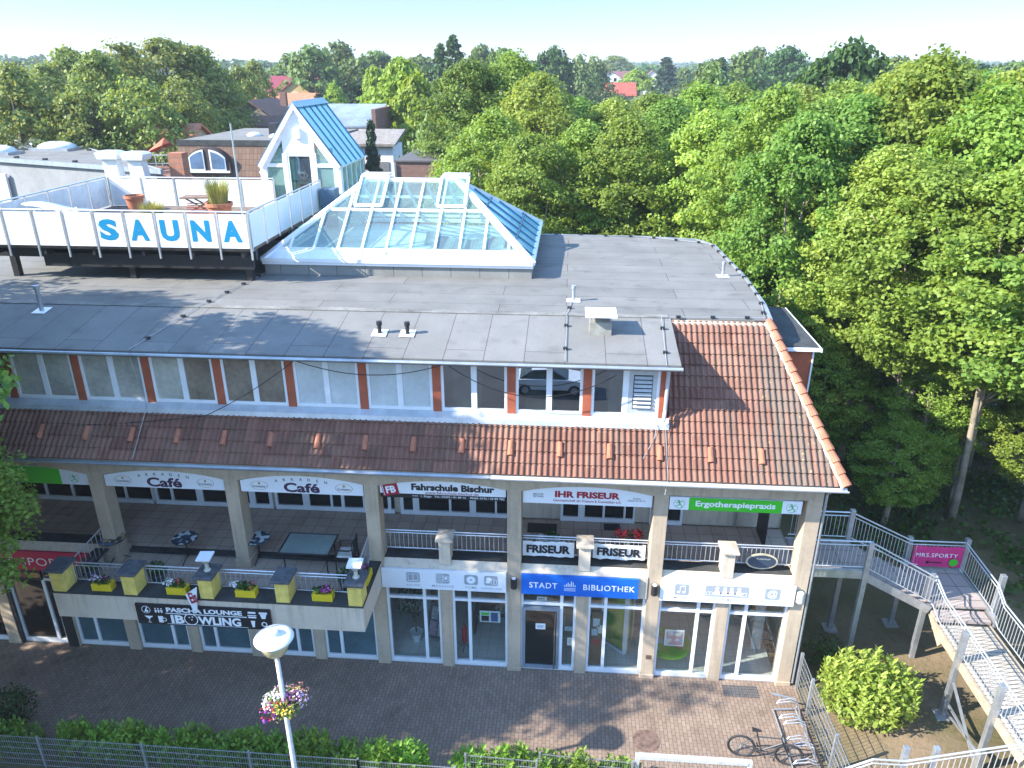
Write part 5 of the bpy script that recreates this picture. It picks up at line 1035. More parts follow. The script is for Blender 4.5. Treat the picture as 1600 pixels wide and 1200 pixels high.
# the parked car that the dormer panes mirror
def car(x, y):
    o = thing("parked_car", "white parked saloon car mirrored in the dormer window panes", "car", (x, y, 0)); W_ = .86
    def loft(prof, name, m, w0=W_, dz=0):
        mb = MB(); P = prof; n = len(P); vs = [(x+a, y-w0*wf, b) for a, b, wf in P]+[(x+a, y+w0*wf, b) for a, b, wf in P]
        mb.add(vs, [tuple(range(n)), tuple(range(n, 2*n))[::-1]]+[(i, n+i, n+(i+1) % n, (i+1) % n) for i in range(n)]); return mb.build(name, m, o, bev=.04)
    PNT = mat("car_white", (.75, .76, .78), .2, var=.02, spec=.8)
    loft([(-2.15, .3, .93), (-2.18, .65, .95), (-2.0, .88, .97), (-1.3, .95, 1), (1.0, .95, 1), (2.0, .80, .95), (2.15, .6, .93), (2.12, .3, .92)], "body", PNT)
    loft([(-1.65, .94, .93), (-1.0, 1.38, .76), (.1, 1.44, .74), (1.05, .94, .93)], "cabin", mat("car_glass", (.02, .025, .03), .05, spec=.9), W_*.99)
    loft([(-.98, 1.385, .75), (.1, 1.445, .735), (.12, 1.475, .72), (-.95, 1.42, .73)], "roof", PNT)
    for wx in (-1.32, 1.35):
        for s in (-1, 1):
            w = MB().torus((x+wx, y+s*.80, .31), .25, .075, (0, 1, 0), 28, 8).build("wheel", mat("tyre_rubber", (.03, .03, .032), .8), o); MB().tube([(x+wx, y+s*.82, .31), (x+wx, y+s*.86, .31)], .19, 16).build("rim", GALV, w)
    for s in (-1, 1): MB().box(x+2.05, x+2.16, y+s*.6-.16, y+s*.6+.16, .6, .74).build("headlight", GLS, o); MB().box(x-2.2, x-2.12, y+s*.65-.15, y+s*.65+.15, .62, .76).build("tail_light", RP, o)
car(-.8, -2.6)
# ---------------- houses beyond ----------------
BRK = brickmat("red_brown_brick", (.20, .085, .06), (.26, .12, .085), (.22, .19, .16), .25, .08, 'XZ', m=.01, rough=.9, var=.35)
RTR = mat("red_roof_tiles", (.36, .085, .05), .8, var=.25, scale=2, bmp=.4, bscale=8); RTD = mat("dark_red_tiles", (.22, .02, .045), .7, var=.15, scale=2); ORT = mat("orange_roof_tiles", (.48, .17, .08), .8, var=.15, scale=2); BRT = mat("brown_roof_tiles", (.16, .085, .06), .85, var=.25, scale=3)
def house(name, lab, c, w, d, ze, zr, wall, roof, ax='x', wins=(), chim=None, rz=0):
    """gabled house; ridge along ax, front towards -Y; wins are (u, z, w, h) on the front"""
    x, y = c; o = thing(name, lab, "house", (x, y, 0))
    hx, hy = w/2, d/2; mb = MB().box(x-hx, x+hx, y-hy, y+hy, 0, ze)
    if ax == 'y': mb.prism([(x-hx, ze), (x+hx, ze), (x, zr)], 'y', y-hy, y+hy)
    else: mb.prism([(y-hy, ze), (y+hy, ze), (y, zr)], 'x', x-hx, x+hx)
    mb.build("wall", wall, o); mb = MB(); t = .18; e = .35; s = (zr-ze)/(hx if ax == 'y' else hy)
    if ax == 'y':
        for k in (-1, 1): mb.prism([(x+k*(hx+e), ze-e*s), (x, zr), (x, zr+t), (x+k*(hx+e), ze-e*s+t)], 'y', y-hy-e, y+hy+e)
    else:
        for k in (-1, 1): mb.prism([(y+k*(hy+e), ze-e*s), (y, zr), (y, zr+t), (y+k*(hy+e), ze-e*s+t)], 'x', x-hx-e, x+hx+e)
    r = mb.build("roof", roof, o)
    if chim: MB().box(x+chim-.35, x+chim+.35, y-.3, y+.3, zr-.6, zr+.9).build("chimney", BRK, r)
    for u, z, ww, hh in wins:
        f = MB().box(x+u-ww/2, x+u+ww/2, y-hy-.06, y-hy+.02, z, z+hh).build("window", WHF, o); MB().box(x+u-ww/2+.08, x+u+ww/2-.08, y-hy-.08, y-hy-.062, z+.08, z+hh-.08).build("pane", DKG, f)
    o.rotation_euler.z = R(rz); return o
GW = mat("grey_render", (.24, .245, .25), .9, var=.12, scale=.6); CRW = mat("cream_render", (.46, .38, .25), .85, var=.1, scale=1); WHW = mat("white_render", (.72, .72, .70), .85, var=.06, scale=1); YLW = mat("yellow_render", (.50, .34, .13), .85, var=.1, scale=1)
# grey flat hall behind the sauna deck
H = thing("grey_hall", "long grey rendered hall with domed skylights on its felt roof", "building", (-38, 54, 0))
HP = [(-23.6, 42.7), (-50, 52.8), (-50, 69.3)]
MB().prism(HP, 'z', 0, 10.95).build("wall", GW, H); MB().prism([(-23.1, 42.4), (-50.2, 52.6), (-50.2, 69.8)], 'z', 10.952, 11.12).build("roof", FELT, H)
MB().bar((-23.1, 42.36, 11.05), (-50.2, 52.56, 11.05), .08, .26).build("roof_trim", mat("blue_grey_trim", (.25, .29, .34), .5), H); MB().bar((-23.06, 42.4, 11.05), (-50.2, 69.85, 11.05), .08, .26).build("roof_trim", mat("blue_grey_trim", (.25, .29, .34), .5), H)
for x, y, r in ((-41.5, 57.0, .95), (-36.2, 53.0, 1.05), (-38.2, 50.0, .8), (-38.6, 54.6, .8), (-46.5, 61.0, .8)):
    o = MB().blob((x, y, 11.3), r*1.3, r, .42).build("skylight_dome", mat("dome_white", (.62, .66, .70), .25, var=.08), H, smooth=True); MB().box(x-r*1.35, x+r*1.35, y-r*1.05, y+r*1.05, 11.122, 11.3).build("kerb", ZINC, o)
for k in range(9):
    t = .06+.1*k; x, y = -23.6-26*t, 42.9+10*t+.3; MB().box(x-.12, x+.12, y-.1, y+.1, 11.122, 11.24).build("cable_clamp", BLK, H); x, y = -24.3-26*t, 43.4+25.6*t; MB().box(x-.12, x+.12, y-.1, y+.1, 11.122, 11.24).build("cable_clamp", BLK, H)
for x, y in ((-44, 58.5), (-46.5, 63), (-41, 59.8), (-48, 60)): MB().tube([(x, y, 11.1), (x, y, 13.2)], .03, 5).build("lightning_rod", ZINC, H)
f = MB().box(-37.2, -36.2, 47.2, 47.4, 8.4, 10.2); f.build("wall_hatch", WHF, H)
house("brown_annex", "small dark brown roofed annex wedged between the white ducts and the brick chimney", (-26.0, 46.5), 2.6, 4, 9.4, 10.7, BRK, BRT, 'x')
for x, y, lab in ((-24.75, 40.6, "white sheet metal roof duct with square hood, the one nearer the grey hall's door"), (-23.1, 40.2, "white sheet metal roof duct with square hood, the one nearer the brown dormers")):
    o = thing("roof_duct", lab, "ventilation duct", (x, y, 9), "roof ducts behind the sauna deck"); WD = mat("duct_white", (.72, .73, .72), .45, .1, var=.08, scale=2)
    MB().add([(x-0.363, y-0.264, 9), (x+0.495, y-0.264, 9), (x+0.495, y+0.33, 9), (x-0.363, y+0.33, 9), (x-0.462, y-0.264, 11.95), (x+0.297, y-0.264, 11.95), (x+0.297, y+0.33, 11.95), (x-0.462, y+0.33, 11.95)], [(0, 3, 2, 1), (4, 5, 6, 7), (0, 1, 5, 4), (1, 2, 6, 5), (2, 3, 7, 6), (3, 0, 4, 7)]).build("shaft", WD, o)
    MB().add([(x-0.627, y-0.429, 11.95), (x+0.462, y-0.429, 11.95), (x+0.462, y+0.495, 11.95), (x-0.627, y+0.495, 11.95), (x-0.726, y-0.462, 12.25), (x+0.561, y-0.462, 12.25), (x+0.561, y+0.528, 12.25), (x-0.726, y+0.528, 12.25), (x-0.528, y-0.33, 12.36), (x+0.363, y-0.33, 12.36), (x+0.363, y+0.396, 12.36), (x-0.528, y+0.396, 12.36)], [(0, 3, 2, 1), (0, 1, 5, 4), (1, 2, 6, 5), (2, 3, 7, 6), (3, 0, 4, 7), (4, 5, 9, 8), (5, 6, 10, 9), (6, 7, 11, 10), (7, 4, 8, 11), (8, 9, 10, 11)]).build("hood", WD, o)
MB().box(-30, -17, 38, 44, 0, 8.3).build("low_annex", GW, label="low grey annex roof between the sauna deck and the brown house", cat="building")
# brown mansard house with arched dormers
H = thing("mansard_house", "house with brown tiled mansard and arched white dormer windows", "house", (-20, 54, 0)); hx0, hx1, hy = -26.3, -17.0, 50.0
MB().box(hx0+.3, hx1, hy+.5, 62, 0, 9.58).build("wall", mat("pinkish_render", (.46, .36, .30), .85, var=.08), H); PT = brickmat("brown_pantiles", (.15, .09, .06), (.19, .115, .075), (.08, .05, .035), .26, .35, 'XZ', off=0, m=.014, rough=.85, var=.3)
MB().prism([(hy, 9.58), (hy+.15, 9.43), (hy+1.1, 11.78), (hy+1.1, 11.88), (hy+1.0, 11.88)], 'x', hx0, hx1).build("mansard", PT, H); MB().box(hx0, hx1, hy+1.0, 62.3, 11.83, 11.98).build("flat_roof", FELT, H); MB().box(hx0-.02, hx1+.02, hy+.85, hy+1.0, 11.68, 12.04).build("eaves", DKF, H); MB().box(hx0, hx1, hy-.12, hy, 9.38, 9.6).build("gutter", ZINC, H)
for cx in (-24.0, -19.0):
    P = [(cx-1.55, 10.13)]+[(cx+1.55*math.cos(math.pi*(1-t/14)), 10.28+1.35*math.sin(math.pi*t/14)) for t in range(15)]+[(cx+1.55, 10.13)]; o = MB().prism(P, 'y', hy+.05, hy+1.2).build("dormer", mat("dormer_brown", (.055, .035, .03), .7), H)
    for a, b in ((-1.25, -.2), (.2, 1.25)):
        pts = lambda e: [(cx+a+e, 10.18+e), (cx+b-e, 10.18+e)]+[(cx+b-e+(a-b+2*e)*t/8, 10.24-e+1.28*math.sqrt(max(.0, 1-((b-e+(a-b+2*e)*t/8)/1.55)**2))) for t in range(9)]
        MB().prism(pts(0), 'y', hy-.02, hy+.06).build("window_frame", WHF, o); MB().prism(pts(.11), 'y', hy-.05, hy-.022).build("pane", pane("sky_pane", (.12, .20, .30), .05, .2, .9), o)
    MB().box(cx-1.5, cx+1.5, hy-.1, hy+.1, 10.04, 10.16).build("sill", WHF, o)
for x, y in ((-22.6, 55), (-20.6, 54), (-19.2, 56), (-17.6, 54)):
    MB().blob((x, y, 12.03), .55, .5, .22).build("skylight_dome", mat("dome_white", (.62, .66, .70), .25), H, smooth=True)
MB().box(-21.9, -21.3, 56, 56.6, 11.98, 12.78).build("vent_box", BLK, H); f = MB().box(-18.5, -16.2, hy+.42, hy+.5, 8.08, 9.18).build("window", WHF, H); MB().box(-18.4, -16.3, hy+.40, hy+.418, 8.13, 9.08).build("pane", DKG, f)
MB().box(-21.65, -20.85, 40.6, 41.3, 6, 12.25).build("brick_chimney", brickmat("orange_brick", (.36, .13, .07), (.42, .17, .10), (.2, .16, .13), .3, .3, 'XZ', off=0, m=.02, rough=.85), label="square orange brick chimney stack before the brown house", cat="chimney")
house("tiled_house", "orange tiled house behind the closed red parasol", (-31.6, 60), 5, 7, 10.4, 12.3, CRW, ORT, 'x')
o = thing("parasol", "bright orange red parasol on the neighbour's terrace", "parasol", (-25.5, 46.5, 10)); mb = MB(); cx, cy, cz = -25.3, 46.5, 12.2
vs = [(cx+.5, cy, cz+.35)]+[(cx+.8*math.cos(t*.785), cy+.8*math.sin(t*.785), cz-.3+.35*math.cos(t*.785)) for t in range(8)]; mb.add(vs, [(0, 1+k, 1+(k+1) % 8) for k in range(8)]); mb.build("canopy", mat("parasol_orange", (.75, .13, .05), .6), o); MB().tube([(cx, cy, 10), (cx+.3, cy, 12.4)], .03, 6).build("pole", GALV, o)
mb = MB(); [mb.bar((-27+.9*k, 45.8, 10.5), (-27+.9*k, 45.8, 11.6), .05) for k in range(4)]; mb.bar((-27, 45.8, 11.6), (-24.2, 45.8, 11.6), .06); mb.bar((-27, 45.8, 11.1), (-24.2, 45.8, 11.1), .04); mb.build("balcony_rail", GALV, label="grey metal balcony railing under the orange parasol", cat="railing")
house("grey_house", "grey gabled house with dark tiled roof and small dormer window", (-35.5, 90), 8.5, 8, 10.2, 13.0, mat("grey_beige_render", (.28, .25, .20), .9, var=.12, scale=.5), BRT, 'y', ((.4, 10.7, .5, .6),), 2.5)
o = house("grey_house_wing", "small grey wing with a white window in front of the dark roof", (-33.4, 84.5), 4.2, 3, 10.7, 11.5, GW, BRT, 'x', ((-.6, 9.3, 1.1, .95),))
house("tiled_house", "low house with red tiles just below the dark red roof", (-42.5, 118), 9, 7, 11.0, 12.8, CRW, ORT, 'x', ((1, 9.6, 1, 1),)); house("yellow_house", "yellow gabled house with a dark red roof among the trees", (-51.0, 150), 8, 9, 11.4, 14.2, YLW, RTD, 'y', ((0, 11.2, 1.1, 1.1),)); house("red_roof_wing", "dark red roofed cross wing of the yellow house", (-54, 154.5), 9, 5, 12, 14.8, CRW, RTD, 'x', (), 3)
o = thing("metal_roof_shed", "long shed with a pale weathered metal roof behind the glass pavilion", "shed", (-21, 77, 0)); MB().box(-24.5, -18.6, 73.5, 80, 0, 11.2).build("wall", BRK, o); MB().prism([(73.3, 11.25), (80, 12.95), (80, 13.1), (73.3, 11.4)], 'x', -24.8, -18.7).build("roof", mat("pale_metal_roof", (.27, .31, .35), .5, .3, var=.25, scale=.5), o); MB().box(-18.68, -18.3, 73.4, 80, 0, 12.9).build("end_wall", BRK, o)
o = thing("white_cottage", "white low cottage with a flat brownish roof behind the metal shed", "house", (-18, 67, 0)); MB().box(-19.8, -15.2, 66.2, 70, 0, 10.3).build("wall", WHW, o); MB().prism([(65.8, 10.3), (70.3, 11.2), (70.3, 11.4), (65.8, 10.5)], 'x', -20.2, -14.9).build("roof", mat("brown_felt", (.24, .21, .18), .9, var=.2), o); f = MB().box(-19.6, -18.9, 66.14, 66.2, 9.2, 10.1).build("window", WHF, o); MB().box(-19.55, -18.95, 66.12, 66.138, 9.25, 10.05).build("pane", DKG, f); MB().box(-16.9, -15.6, 66.14, 66.2, 8.2, 9.0).build("door", mat("grey_door", (.2, .2, .2), .6), o)
o = thing("brick_annex", "dark brick gable wall with a flat coping behind the skylight", "building", (-10, 54, 0)); MB().box(-11.9, -8.4, 52.5, 60, 0, 10.55).build("wall", BRK, o); MB().box(-12.0, -8.3, 52.4, 60, 10.55, 10.66).build("coping", mat("dark_coping", (.10, .09, .085), .7), o); MB().tube([(-12.0, 52.4, 0), (-12.0, 52.4, 10.5)], .06, 6).build("downpipe", PLL, o)
o = thing("small_shed", "low pale shed roof among the garden shrubs", "shed", (-14.5, 60, 0)); MB().box(-15.6, -13.2, 59, 61.5, 0, 8.2).build("wall", mat("brown_boards", (.15, .10, .07), .9), o); MB().box(-15.9, -13.0, 58.7, 61.8, 8.2, 8.35).build("roof", mat("pale_felt", (.42, .38, .33), .9), o)
house("hip_house", "wide house with a light red tiled roof behind the maples", (8.4, 196), 12.5, 10, 10.4, 13.0, mat("pinkish_render", (.46, .36, .30), .85), RTR, 'x', ((-2, 8.6, 1.2, 1.3), (2, 8.6, 1.2, 1.3)), -.8); house("dark_red_house", "white house with a steep dark red roof beside the light red one", (.6, 200), 5.0, 7, 9.0, 12.4, WHW, RTD, 'x'); house("white_gable_house", "white gabled house with a purple brown roof on the far slope", (14.2, 306), 9, 9, 12.2, 15.0, WHW, mat("plum_tiles", (.17, .07, .075), .8), 'y', ((-1.2, 11.6, 1.2, 1.4), (1.2, 11.6, 1.2, 1.4))); house("brown_roof_house", "long roofed house joined behind the white gable", (19.5, 313), 9, 7, 12.4, 15.0, WHW, mat("plum_tiles", (.17, .07, .075), .8), 'x', (), -2)
house("bluish_roof_house", "house with a bluish slate roof half hidden by maples", (5.2, 232), 7, 8, 11.2, 13.6, WHW, mat("slate_blue", (.13, .12, .17), .6), 'y'); house("white_gable_house", "small white gable with a white chimney far behind the lime tree", (31.5, 330), 5.5, 8, 12.6, 15.2, WHW, mat("plum_tiles", (.17, .07, .075), .8), 'y'); house("tiled_house", "orange roofed house at the far edge of the wood", (79.5, 146), 7, 8, 12.4, 15.0, WHW, ORT, 'x'); house("grey_roof_house", "grey roofed house beside the orange roof at the wood's edge", (74, 143), 6, 7, 11.5, 13.6, CRW, mat("grey_tiles", (.16, .14, .13), .8), 'x')
for x, y, z, lab, m in ((-12.9, 50, 9.6, "thin brownish garden shrub between the cypress and the brick gable", leafmat("brown_shrub_leaves", (.12, .11, .05), (.22, .18, .10), .3)), (-10.9, 57.5, 10.6, "garden shrub of dark green leaves behind the brick gable", DK), (-10.8, 50.5, 8.6, "dark low garden shrub before the brick gable", DK)):
    rg = random.Random(int(z*7)); o = thing("garden_shrub", lab, "bush", (x, y, 0)); MB().leaves(rg, (x, y, z-1.2), (1.3, 1.2, 1.5), 500, .22, .8, .3).build("foliage", m, o); mb = MB(); [mb.tube([(x, y, 0), (x+rg.uniform(-.6, .6), y, z-.6)], .05, 5, .015) for k in range(6)]; mb.build("stem", mat("shrub_bark", (.10, .075, .05), .9), o)
# ---------------- trees ----------------
def crown(seed, Rr, H, ncl, nlf, size, prof='round', flat=.55, csize=.24, droop=0):
    rng = np.random.default_rng(seed); u = rng.random(ncl); t = rng.random(ncl)
    if prof == 'cone': env = lambda t: (1-t)**.9+.04
    elif prof == 'column': env = lambda t: np.minimum(1, np.minimum(t/.15, (1-t)/.25))**.6
    elif prof == 'dome': env = lambda t: np.sqrt(np.clip(1-(np.maximum(t-.25, 0)/.75)**2, .0, 1))*np.minimum(1, .7+t*1.2)
    else: env = lambda t: np.clip(np.sin(np.pi*np.clip(t*.93+.07, 0, 1)), 0, 1)**.62*(1.08-.30*t)
    a = rng.random(ncl)*2*np.pi
    nl = 7; la = rng.random(nl)*2*np.pi; lt = rng.random(nl); lobe = np.ones(ncl)
    for k in range(nl):
        d = np.angle(np.exp(1j*(a-la[k]))); lobe += .22*np.exp(-(d/.55)**2-((t-lt[k])/.16)**2)-.14*np.exp(-((np.angle(np.exp(1j*(a-la[k]-1))))/.4)**2-((t-lt[k]+.1)/.12)**2)
    rr = Rr*env(t)*lobe*(.38+.62*u**.45)
    C = np.stack([rr*np.cos(a), rr*np.sin(a), t*H], 1)
    cs = Rr*csize*(.6+.8*rng.random(ncl))
    n = ncl*nlf; ci = np.repeat(np.arange(ncl), nlf)
    d = rng.normal(size=(n, 3)); d /= np.linalg.norm(d, axis=1, keepdims=True); d *= (rng.random((n, 1))**.45)
    sc = np.stack([cs, cs, cs*(.62 if not droop else 1.6)], 1)[ci]
    p = C[ci]+d*sc
    if droop: p[:, 2] -= rng.random(n)*droop
    out = np.stack([np.cos(a), np.sin(a), (t-.4)*1.2], 1)[ci]
    nr = d*.5+out*.45+np.array([0, 0, .55])+rng.normal(size=(n, 3))*flat; nr /= np.linalg.norm(nr, axis=1, keepdims=True)
    ref = rng.normal(size=(n, 3)); A = np.cross(nr, ref); A /= np.linalg.norm(A, axis=1, keepdims=True); Bv = np.cross(nr, A)
    s = (size*(.65+.7*rng.random((n, 1)))); q = np.stack([p-A*s*.5, p-Bv*s*.38+A*s*.08, p+A*s*.5, p+Bv*s*.38+A*s*.08], 1).reshape(-1, 3)
    me = bpy.data.meshes.new("crown"); me.vertices.add(4*n); me.vertices.foreach_set("co", q.astype(np.float32).ravel()); me.loops.add(4*n); me.loops.foreach_set("vertex_index", np.arange(4*n, dtype=np.int32)); me.polygons.add(n)
    me.polygons.foreach_set("loop_start", np.arange(0, 4*n, 4, dtype=np.int32)); me.update(calc_edges=True); me["r"] = Rr; me["h"] = H; return me
def trunk(seed, h, r, lean=.25, limbs=7, multi=1):
    rg = random.Random(seed); mb = MB()
    for s in range(multi):
        a0 = rg.random()*6.28; off = Vector((math.cos(a0), math.sin(a0), 0))*(.25 if multi > 1 else 0); ln = Vector((rg.uniform(-1, 1), rg.uniform(-1, 1), 0))*lean*(1.6 if multi > 1 else 1)
        P = [off*(.5+.5*t)+ln*t*t*h*.22+Vector((rg.uniform(-.07, .07), rg.uniform(-.07, .07), h*t-.1)) for t in (0, .12, .3, .5, .7, .88)]; rad = [r*1.3, r, r*.86, r*.66, r*.42, r*.16]
        mb.tube(P, rad, 9)
        for k in range(limbs):
            t = rg.uniform(.38, .85); i = min(4, int(t*5.5)); b = P[i].lerp(P[i+1], .5); a = k*2.4+rg.random(); l = h*rg.uniform(.09, .16); mb.tube([b, b+Vector((math.cos(a)*l*.5, math.sin(a)*l*.5, l*.35)), b+Vector((math.cos(a)*l, math.sin(a)*l, l*.95))], rad[i]*.42, 5, .015)
    me = bpy.data.meshes.new("trunk"); me.from_pydata(mb.v, [], mb.f); me.polygons.foreach_set("use_smooth", [True]*len(me.polygons)); me.update(); return me
BARK = mat("maple_bark", (.30, .245, .18), .9, var=.25, scale=3, bmp=.5, bscale=25); BARKD = mat("dark_bark", (.10, .08, .06), .9, var=.25, scale=3)
LM = [leafmat("maple_leaves", (.135, .225, .03), (.275, .38, .07), .45), leafmat("linden_leaves", (.105, .165, .03), (.29, .32, .085), .42), leafmat("far_leaves", (.075, .13, .027), (.16, .215, .05), .32), leafmat("poplar_leaves", (.035, .085, .02), (.07, .13, .03), .25), leafmat("dark_leaves", (.03, .075, .014), (.075, .135, .025), .28), leafmat("needles", (.02, .05, .022), (.045, .085, .035), .15), leafmat("willow_leaves", (.12, .19, .055), (.20, .27, .09), .35), leafmat("lime_leaves", (.17, .28, .025), (.29, .40, .045), .42)]
MAPLE2 = [leafmat("deep_maple_leaves", (.09, .175, .026), (.20, .30, .055), .4), leafmat("yellow_maple_leaves", (.185, .265, .035), (.35, .43, .09), .45)]  # deeper green and yellower crowns, mixed in for variety
KIND = [("maple_tree", "maple"), ("linden_tree", "linden"), ("broadleaf_tree", "broadleaf tree"), ("poplar_tree", "poplar"), ("oak_tree", "dark tree"), ("conifer_tree", "conifer"), ("willow_tree", "willow"), ("lime_tree", "bright tree")]
CR = {0: [crown(11+k, 4, 10, 250, 125, .185, csize=.185) for k in range(5)], 1: [crown(31+k, 4.5, 11, 260, 64, .27, csize=.185) for k in range(3)], 2: [crown(51+k, 5, 10, 130, 34, .62) for k in range(4)], 3: [crown(71, 1.5, 14, 200, 40, .42, 'column', csize=.32)], 4: [crown(81, 5, 9, 200, 40, .5, 'dome', csize=.2)], 5: [crown(91+k, 2.8, 12, 110, 44, .5, 'cone', csize=.22) for k in range(2)], 6: [crown(95, 5, 10, 150, 40, .5, droop=1.6, csize=.16)], 7: [crown(97+k, 4.5, 9, 170, 50, .45, csize=.2) for k in range(2)]}
for k, L_ in CR.items():
    for me in L_: me.materials.append(LM[k])
TR = {0: [trunk(1, 14, .175, multi=1), trunk(2, 14, .15, .4, 6, 3), trunk(3, 14, .145, .3, 7, 2)], 1: [trunk(4, 15, .32, .1)], 2: [trunk(5, 14, .3, .1, 5)], 5: [trunk(6, 14, .2, 0, 0)]}
for k, L_ in TR.items():
    for me in L_: me.materials.append(BARK if k == 0 else BARKD)
CF = {0: .66, 1: .80, 2: .78, 3: .93, 4: .80, 5: .9, 6: .85, 7: .8}       # crown's share of the height
def tree(i, k, x, y, h, r, lab, group):
    rg = random.Random(i*7+1); o = thing(KIND[k][0], lab, "tree", (x, y, 0), group); o.rotation_euler.z = rg.random()*6.28
    ms = CR[k]; me = ms[i % len(ms)]; c = bpy.data.objects.new("crown", me); COL.objects.link(c); c.parent = o
    ch = h*(CF[k] if not (33 <= i < 43 or i == 500) else .54); top = 1.035; c.scale = (r/me["r"], r/me["r"], ch*top/me["h"]/1.03); c.location = (0, 0, h-ch)
    if k == 0 and i < 600 and i % 5 in (1, 3):
        c.material_slots[0].link = 'OBJECT'; c.material_slots[0].material = MAPLE2[0 if i % 5 == 1 else 1]
    tm = TR.get(k, TR[2]); t = bpy.data.objects.new("trunk", tm[i % len(tm)]); COL.objects.link(t); t.parent = o; t.scale = (max(.7, r/4), max(.7, r/4), h*.97/14.2); return o
